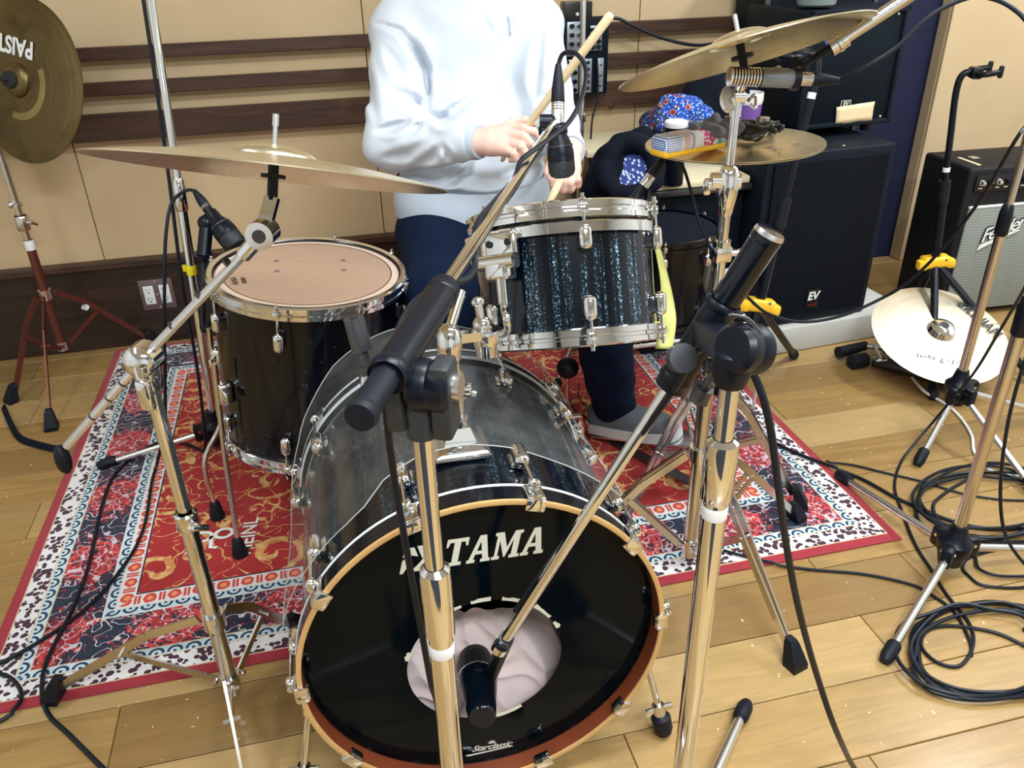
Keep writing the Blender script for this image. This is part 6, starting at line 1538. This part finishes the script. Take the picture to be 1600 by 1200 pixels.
def hand(palm, fingers):
    out = []
    for a, b, ra, rb, k in palm: out.append(C_(AD(*a), AD(*b), ra, rb, k))
    for pts, rs in fingers:
        P = pk3(*pts)
        for i in range(len(P)-1): out.append(C_(P[i], P[i+1], rs[i], rs[i+1], .0035))
    return out
Rr = (.0098, .0092, .0085, .0075)
body += hand([((744, 222, 1.845), (768, 221, 1.832), .0265, .0265, .015), ((768, 214, 1.832), (798, 203, 1.815), .0235, .0160, .012), ((768, 228, 1.832), (792, 232, 1.815), .0230, .0165, .012), ((785, 212, 1.825), (790, 228, 1.822), .0200, .0200, .012)],
             [([(796, 199, 1.812), (818, 199, 1.795), (834, 205, 1.797), (841, 213, 1.806)], Rr), ([(799, 211, 1.808), (820, 214, 1.788), (829, 224, 1.795), (820, 231, 1.812)], Rr),
              ([(795, 223, 1.808), (814, 228, 1.790), (820, 238, 1.798), (810, 243, 1.813)], Rr), ([(788, 233, 1.812), (803, 240, 1.797), (806, 248, 1.804), (797, 250, 1.815)], (.0088, .0082, .0074, .0066)),
              ([(778, 206, 1.835), (800, 192, 1.838), (820, 188, 1.830), (834, 193, 1.822)], (.0125, .0115, .0100, .0085))])
body += hand([((889, 236, 1.85), (886, 254, 1.825), .0265, .0270, .015), ((880, 252, 1.825), (872, 266, 1.800), .0210, .0165, .012), ((893, 254, 1.825), (897, 268, 1.802), .0210, .0160, .012), ((880, 262, 1.81), (892, 264, 1.81), .0195, .0195, .012)],
             [([(868, 266, 1.795), (862, 278, 1.782), (865, 290, 1.79), (873, 294, 1.806)], Rr), ([(879, 270, 1.790), (877, 285, 1.776), (880, 297, 1.786), (886, 297, 1.804)], Rr),
              ([(890, 271, 1.790), (891, 286, 1.778), (892, 296, 1.788), (892, 294, 1.806)], Rr), ([(900, 268, 1.795), (903, 281, 1.784), (903, 290, 1.793), (899, 291, 1.808)], (.0088, .0082, .0074, .0066)),
              ([(874, 250, 1.835), (861, 258, 1.822), (857, 270, 1.806), (862, 281, 1.795)], (.0125, .0115, .0100, .0085))])
person = sdf_obj('person', body, .0042, 'skin', None, (PEL.x, PEL.y, 0), None, 1)
setp(person, 'seated drummer in a white hoodie and dark jeans holding two drumsticks', 'person')
for s in (-1, 1):
    e = HD+_r0*.030*s+Vector((-.018, -.080, .012))
    ey = MB().ball(e, .0125).build('eye', MAT['eye_white'], person); MB().ball(e+Vector((-.003, -.0085, 0)), .0062).build('iris', MAT['eye_dark'], ey)
sdf_obj('hair', [('e', tuple(HD+Vector((0, .022, .050))), (.084, .098, .088), RY, .02), ('e', tuple(HD+Vector((0, .06, -.01))), (.072, .05, .085), RY, .03)]+[C_(HD+_r0*(.016*i)+Vector((-.015, -.070, .085)), HD+_r0*(.020*i)+Vector((-.018, -.088, .055)), .016, .006, .012) for i in range(-3, 4)], .006, 'hair_dark', person, None, wr(.003, 90))
# hoodie
def folds(X, Y, Z):      # grooves (+) and ridges (-) of the cloth on the side that faces the kit
    vx, vy, vz = X-CC.x, Y-CC.y, Z-CC.z
    w_ = vx*CW.x+vy*CW.y+vz*CW.z; px = 800+FPX*(vx*CR.x+vy*CR.y+vz*CR.z)/w_; py = 600-FPX*(vx*CU.x+vy*CU.y+vz*CU.z)/w_
    f = np.zeros(np.broadcast(X, Y, Z).shape, np.float32)
    for pts, wd_, amp, dmax in FOLDS:
        best = np.full(f.shape, 1e9); tap = np.zeros(f.shape)
        for i, ((x0, y0), (x1, y1)) in enumerate(zip(pts[:-1], pts[1:])):
            ax_, ay_ = x1-x0, y1-y0; tt = np.clip(((px-x0)*ax_+(py-y0)*ay_)/(ax_*ax_+ay_*ay_), 0, 1)
            tpr = (i+tt)/(len(pts)-1); sn_ = np.sin(np.pi*np.clip(tpr, .02, .98)); ww = wd_*(.5+.5*sn_)
            nb = ((px-x0-tt*ax_)**2+(py-y0-tt*ay_)**2)/(ww*ww); tap = np.where(nb < best, sn_**.7, tap); best = np.minimum(best, nb)
        f += np.where(w_ < dmax, amp*tap*(np.exp(-best)-.45*np.exp(-np.maximum(np.sqrt(best)-1.9, -1.9)**2*1.2)), 0)
    f += .0030*np.sin(Z*60+2.2*np.sin(X*17+1))*np.sin(X*23+Y*15)
    return f
FOLDS = [([(588, 36), (625, 48), (650, 80), (664, 112), (669, 150), (668, 178)], 7, .020, 2.16), ([(640, 48), (655, 80), (676, 118)], 9, .012, 2.16), ([(600, 70), (618, 100), (636, 128)], 8, .010, 2.06),
         ([(608, 140), (632, 150), (652, 162), (664, 180)], 10, .018, 2.05), ([(586, 206), (610, 200), (638, 190)], 7, .018, 2.05), ([(642, 204), (660, 192)], 5, .012, 2.05), ([(668, 180), (690, 186), (716, 168), (748, 146)], 9, .022, 2.16),
         ([(684, 192), (694, 184), (706, 188)], 6, .010, 2.05), ([(596, 246), (640, 240), (670, 222)], 9, .010, 2.05), ([(640, 262), (672, 246), (690, 226)], 8, .010, 2.05), ([(690, 225), (698, 240), (702, 252)], 5, .008, 2.05), ([(575, 100), (578, 150), (590, 190)], 8, .008, 2.05),
         ([(738, 250), (728, 268), (706, 284), (690, 290)], 6, .018, 2.16), ([(640, 268), (690, 280), (730, 268)], 10, .012, 2.16), ([(600, 290), (680, 302), (760, 308), (850, 292)], 5, .014, 2.2), ([(770, 282), (820, 262), (852, 248)], 9, .012, 2.16),
         ([(846, 30), (842, 80), (836, 130), (840, 160)], 8, .016, 2.12), ([(838, 165), (856, 152), (880, 150)], 7, .014, 2.05), ([(860, 60), (866, 100), (872, 130)], 9, .008, 2.06), ([(848, 190), (866, 178), (890, 182)], 6, .012, 2.05), ([(752, 20), (764, 44), (770, 56)], 5, .008, 2.16), ([(790, 20), (806, 50)], 5, .006, 2.16)]
HEM = AD(738, 318, 2.12)
hoodie_prims = [('e', tuple(CHE+Vector((0, -.01, .0))), (.195, .145, .235), RY, .05), ('e', tuple(AD(738, 230, 2.13)), (.185, .150, .16), RY, .06), ('e', tuple(AD(738, 292, 2.12)), (.196, .160, .125), RY, .04),
         C_(SR, SL, .085, .085, .06), C_(SR, ER, .082, .068, .03), C_(ER, WR.lerp(ER, .10), .068, .042, .02), C_(SL, EL, .080, .066, .03), C_(EL, WL.lerp(EL, .12), .064, .042, .02),
         C_(NEK+_r0*-.07+Vector((0, .03, -.02)), NEK+_r0*.07+Vector((0, .03, -.02)), .055, .055, .03), C_(NEK+Vector((0, .09, -.03)), NEK+Vector((0, .10, -.10)), .08, .07, .04)]
hood = sdf_obj('hoodie', hoodie_prims, .0055, 'hoodie_cloth', person, None, folds, 2)
for a, b, r in ((WR, ER, .0345), (WL, EL, .0345)):
    d = (b-a).normalized(); q = a+d*.004
    prof = []
    MB().lathe([(r-.004, -.008), (r+.002, -.010), (r+.0045, 0), (r+.006, .03), (r+.009, .045), (r-.004, .045)], frame(q, d), 32, True).build('cuff', MAT['rib_knit'], hood)
wb = MB()
def band(u, v):
    a = 2*math.pi*u; z_ = HEM.z-.022+.095*v; cx = .200+.002*math.sin(a*3); k = 1+.03*math.sin(v*math.pi)-.05*v
    p = _r0*(math.cos(a)*cx*k)+Vector((_r0.y*-1, _r0.x, 0))*(math.sin(a)*.168*k); return (HEM.x+p.x, HEM.y+p.y, z_+.006*math.sin(a*2+1))
wb.grid(band, 60, 8).build('waistband', MAT['rib_knit'], hood)
for xx, yy in ((762, 8), (786, 10)):
    MB().tube(spline([AD(xx-10, -20, 2.06), AD(xx-4, 10, 2.035), AD(xx+10, 30, 2.022), AD(xx+12, 52, 2.02)], 6), .0032, 8).build('drawstring', MAT['rib_knit'], hood)
# jeans
jf = lambda X, Y, Z: .0035*np.sin(Z*55+2*np.sin(X*20))*np.sin(X*30+Y*18)
legcuffR, legcuffL = Ar+Vector((0, 0, .01)), Al+Vector((-.003, .002, .018))
sdf_obj('jeans', [('e', tuple(PEL+Vector((0, .0, -.005))), (.180, .135, .130), RY, .04), C_(hipR, Kr, .108, .084, .04), C_(Kr, legcuffR, .080, .058, .03), C_(hipL, Kl, .108, .084, .04), C_(Kl, legcuffL, .080, .060, .03)], .0075, 'denim', person, None, jf, 2)
sdf_obj('sock', [C_(Al+Vector((0, 0, -.02)), Al+Vector((.01, -.01, -.06)), .040, .040, .01)], .004, 'sock', person, None, None, 1)
# shoes
def shoe(heel, ang, pitch=0.0):
    F = Matrix.Translation(Vector(heel)) @ Matrix.Rotation(ang, 4, 'Z') @ Matrix.Rotation(-pitch, 4, 'Y')
    W_ = lambda t_: .030+.018*math.sin(min(t_*1.25, 1)*math.pi/2)+.004*math.sin(t_*math.pi) if t_ < .8 else .048*math.sqrt(max(0, 1-((t_-.8)/.2)**2*.98))+.001
    def up(t_): return .082-.030*max(0, (t_-.30)/.7)-.020*max(0, (t_-.75)/.25) if t_ > .06 else .060+.35*t_
    def ring(u, v):
        tt = .002+.996*v; a = math.pi*(u); w_ = W_(tt)*(min(1, math.sqrt(tt/.06)) if tt < .06 else 1); h_ = up(tt)
        return (.27*tt, w_*math.copysign(abs(math.cos(a))**.7, math.cos(a)), .022+(h_-.022)*abs(math.sin(a))**.75)
    m = MB().grid(ring, 22, 30, F); o = m.build('shoe', MAT['shoe_grey'], person)
    def so_(u, v):
        a = 2*math.pi*u; tt = .5-.5*math.cos(a); w_ = W_(min(tt, .998))*(min(1, math.sqrt(max(tt, 0)/.06)) if tt < .06 else 1)+.004
        sgn = 1 if a < math.pi else -1; k = 1 if v > 0 else 1
        return (.27*tt+(.005*(-1 if tt < .1 else (1 if tt > .9 else 0))), w_*sgn*(1 if 0 < tt < 1 else 0), .0+.028*v)
    s = MB().grid(so_, 60, 3, F); n_ = len(s.v); s.f.append([i for i in range(60)][::-1]); s.f.append([3*61+i for i in range(60)]); s.build('sole', MAT['shoe_sole'], o)
shoe((.660, 1.890, .026), math.atan2(-.165, .160), R_(11))
shoe((Ar.x-.005, Ar.y+.045, .03), R_(-90), R_(8))
# throne
th = thing('drum_throne', 'round black stool under the drummer', 'stool', (PEL.x, PEL.y+.02, 0))
zs = PEL.z-.135
MB().lathe([(0, 0), (.14, 0), (.155, .015), (.155, .05), (.135, .072), (0, .076)], Matrix.Translation((PEL.x, PEL.y+.02, zs-.06)), 32).build('seat', MAT['black_fabric'], th)
MB().cyl((PEL.x, PEL.y+.02, .10), (PEL.x, PEL.y+.02, zs-.05), .014, 16).build('post', MAT['chrome'], th)
tripod(th, PEL.x, PEL.y+.02, .26, .10, [(PEL.x+.26*math.cos(a), PEL.y+.02+.26*math.sin(a), .0085) for a in (1.57, 3.66, 5.76)], 'worn_chrome', True, .5, .014)
# sticks
t = NT('stick_wood'); x, y, z = t.coords('Object'); n = t.noise(t.comb(x*60, y*60, z*5), 1.0, 4); t.set('Base Color', t.mix(n, srgb(216, 190, 146), srgb(236, 216, 178))).set('Roughness', .45); MAT['stick_wood'] = t.mat
def stick(label, butt, tip):
    butt, tip = Vector(butt), Vector(tip); d = (tip-butt).normalized(); L = .405; F = frame(butt, d)
    o = thing('drumstick', label, 'drumstick', F)
    MB().lathe([(0, 0), (.0070, .0006), (.0092, .005), (.0090, .12), (.0082, .26), (.0060, .34), (.0036, .385), (.0034, .390)], None, 18).build('shaft', MAT['stick_wood'], o, local=True)
    MB().lathe([(.0033, .389), (.0052, .394), (.0052, .401), (.003, .407), (0, .408)], None, 14).build('tip', MAT['stick_wood'], o, local=True)
stick('pale wooden drumstick raised diagonally in the drummer\'s right hand', AD(955, 22, 1.60), AD(788, 246, 1.86))
sl2 = AD(866, 300, 1.70); dl2 = (AD(856, 322, 1.56)-AD(880, 272, 1.80)).normalized()
stick('pale wooden drumstick pointing at the tom from the left hand', AD(880, 272, 1.80)-dl2*.10, AD(856, 322, 1.56))
# pink cloth stuffed in the bass drum
t = NT('pink_cloth'); x, y, z = t.coords('Object'); n = t.noise(t.vec, 20, 3); t.set('Base Color', t.mix(n, srgb(242, 214, 208), srgb(250, 232, 228))).set('Roughness', .9).set('Sheen Weight', .3); MAT['pink_cloth'] = t.mat
def crumple(u, v):
    X = (u*2-1)*.215; Y = -.262+v*.205
    zz = -.046-.10*v**1.3-.05*(u*2-1)**2*v
    f = 0
    for i, (a, fr_, ph) in enumerate(((.022, 24, .3), (.020, 52, 1.9), (.014, 88, 4.2), (.007, 150, 2.2))):
        q = X*fr_*math.cos(i*1.3+.6)+Y*fr_*math.sin(i*1.3+.6)*1.1+1.6*math.sin(X*fr_*.45+ph)+1.3*math.sin(Y*fr_*.5+i)
        f += a*(.6-abs(math.sin(q*.5)))
    zz = min(zz+f-.012, -.036)
    r_ = math.hypot(X, Y)
    if r_ > RS-.012: X, Y = X*(RS-.012)/r_, Y*(RS-.012)/r_
    return (X, Y, zz)
pc = MB().grid(crumple, 160, 140, KF).build('towel', MAT['pink_cloth'], None, KF @ Vector((0, -.2, -.15)), smooth=60); setp(pc, 'crumpled pale pink towel inside the bass drum', 'towel')
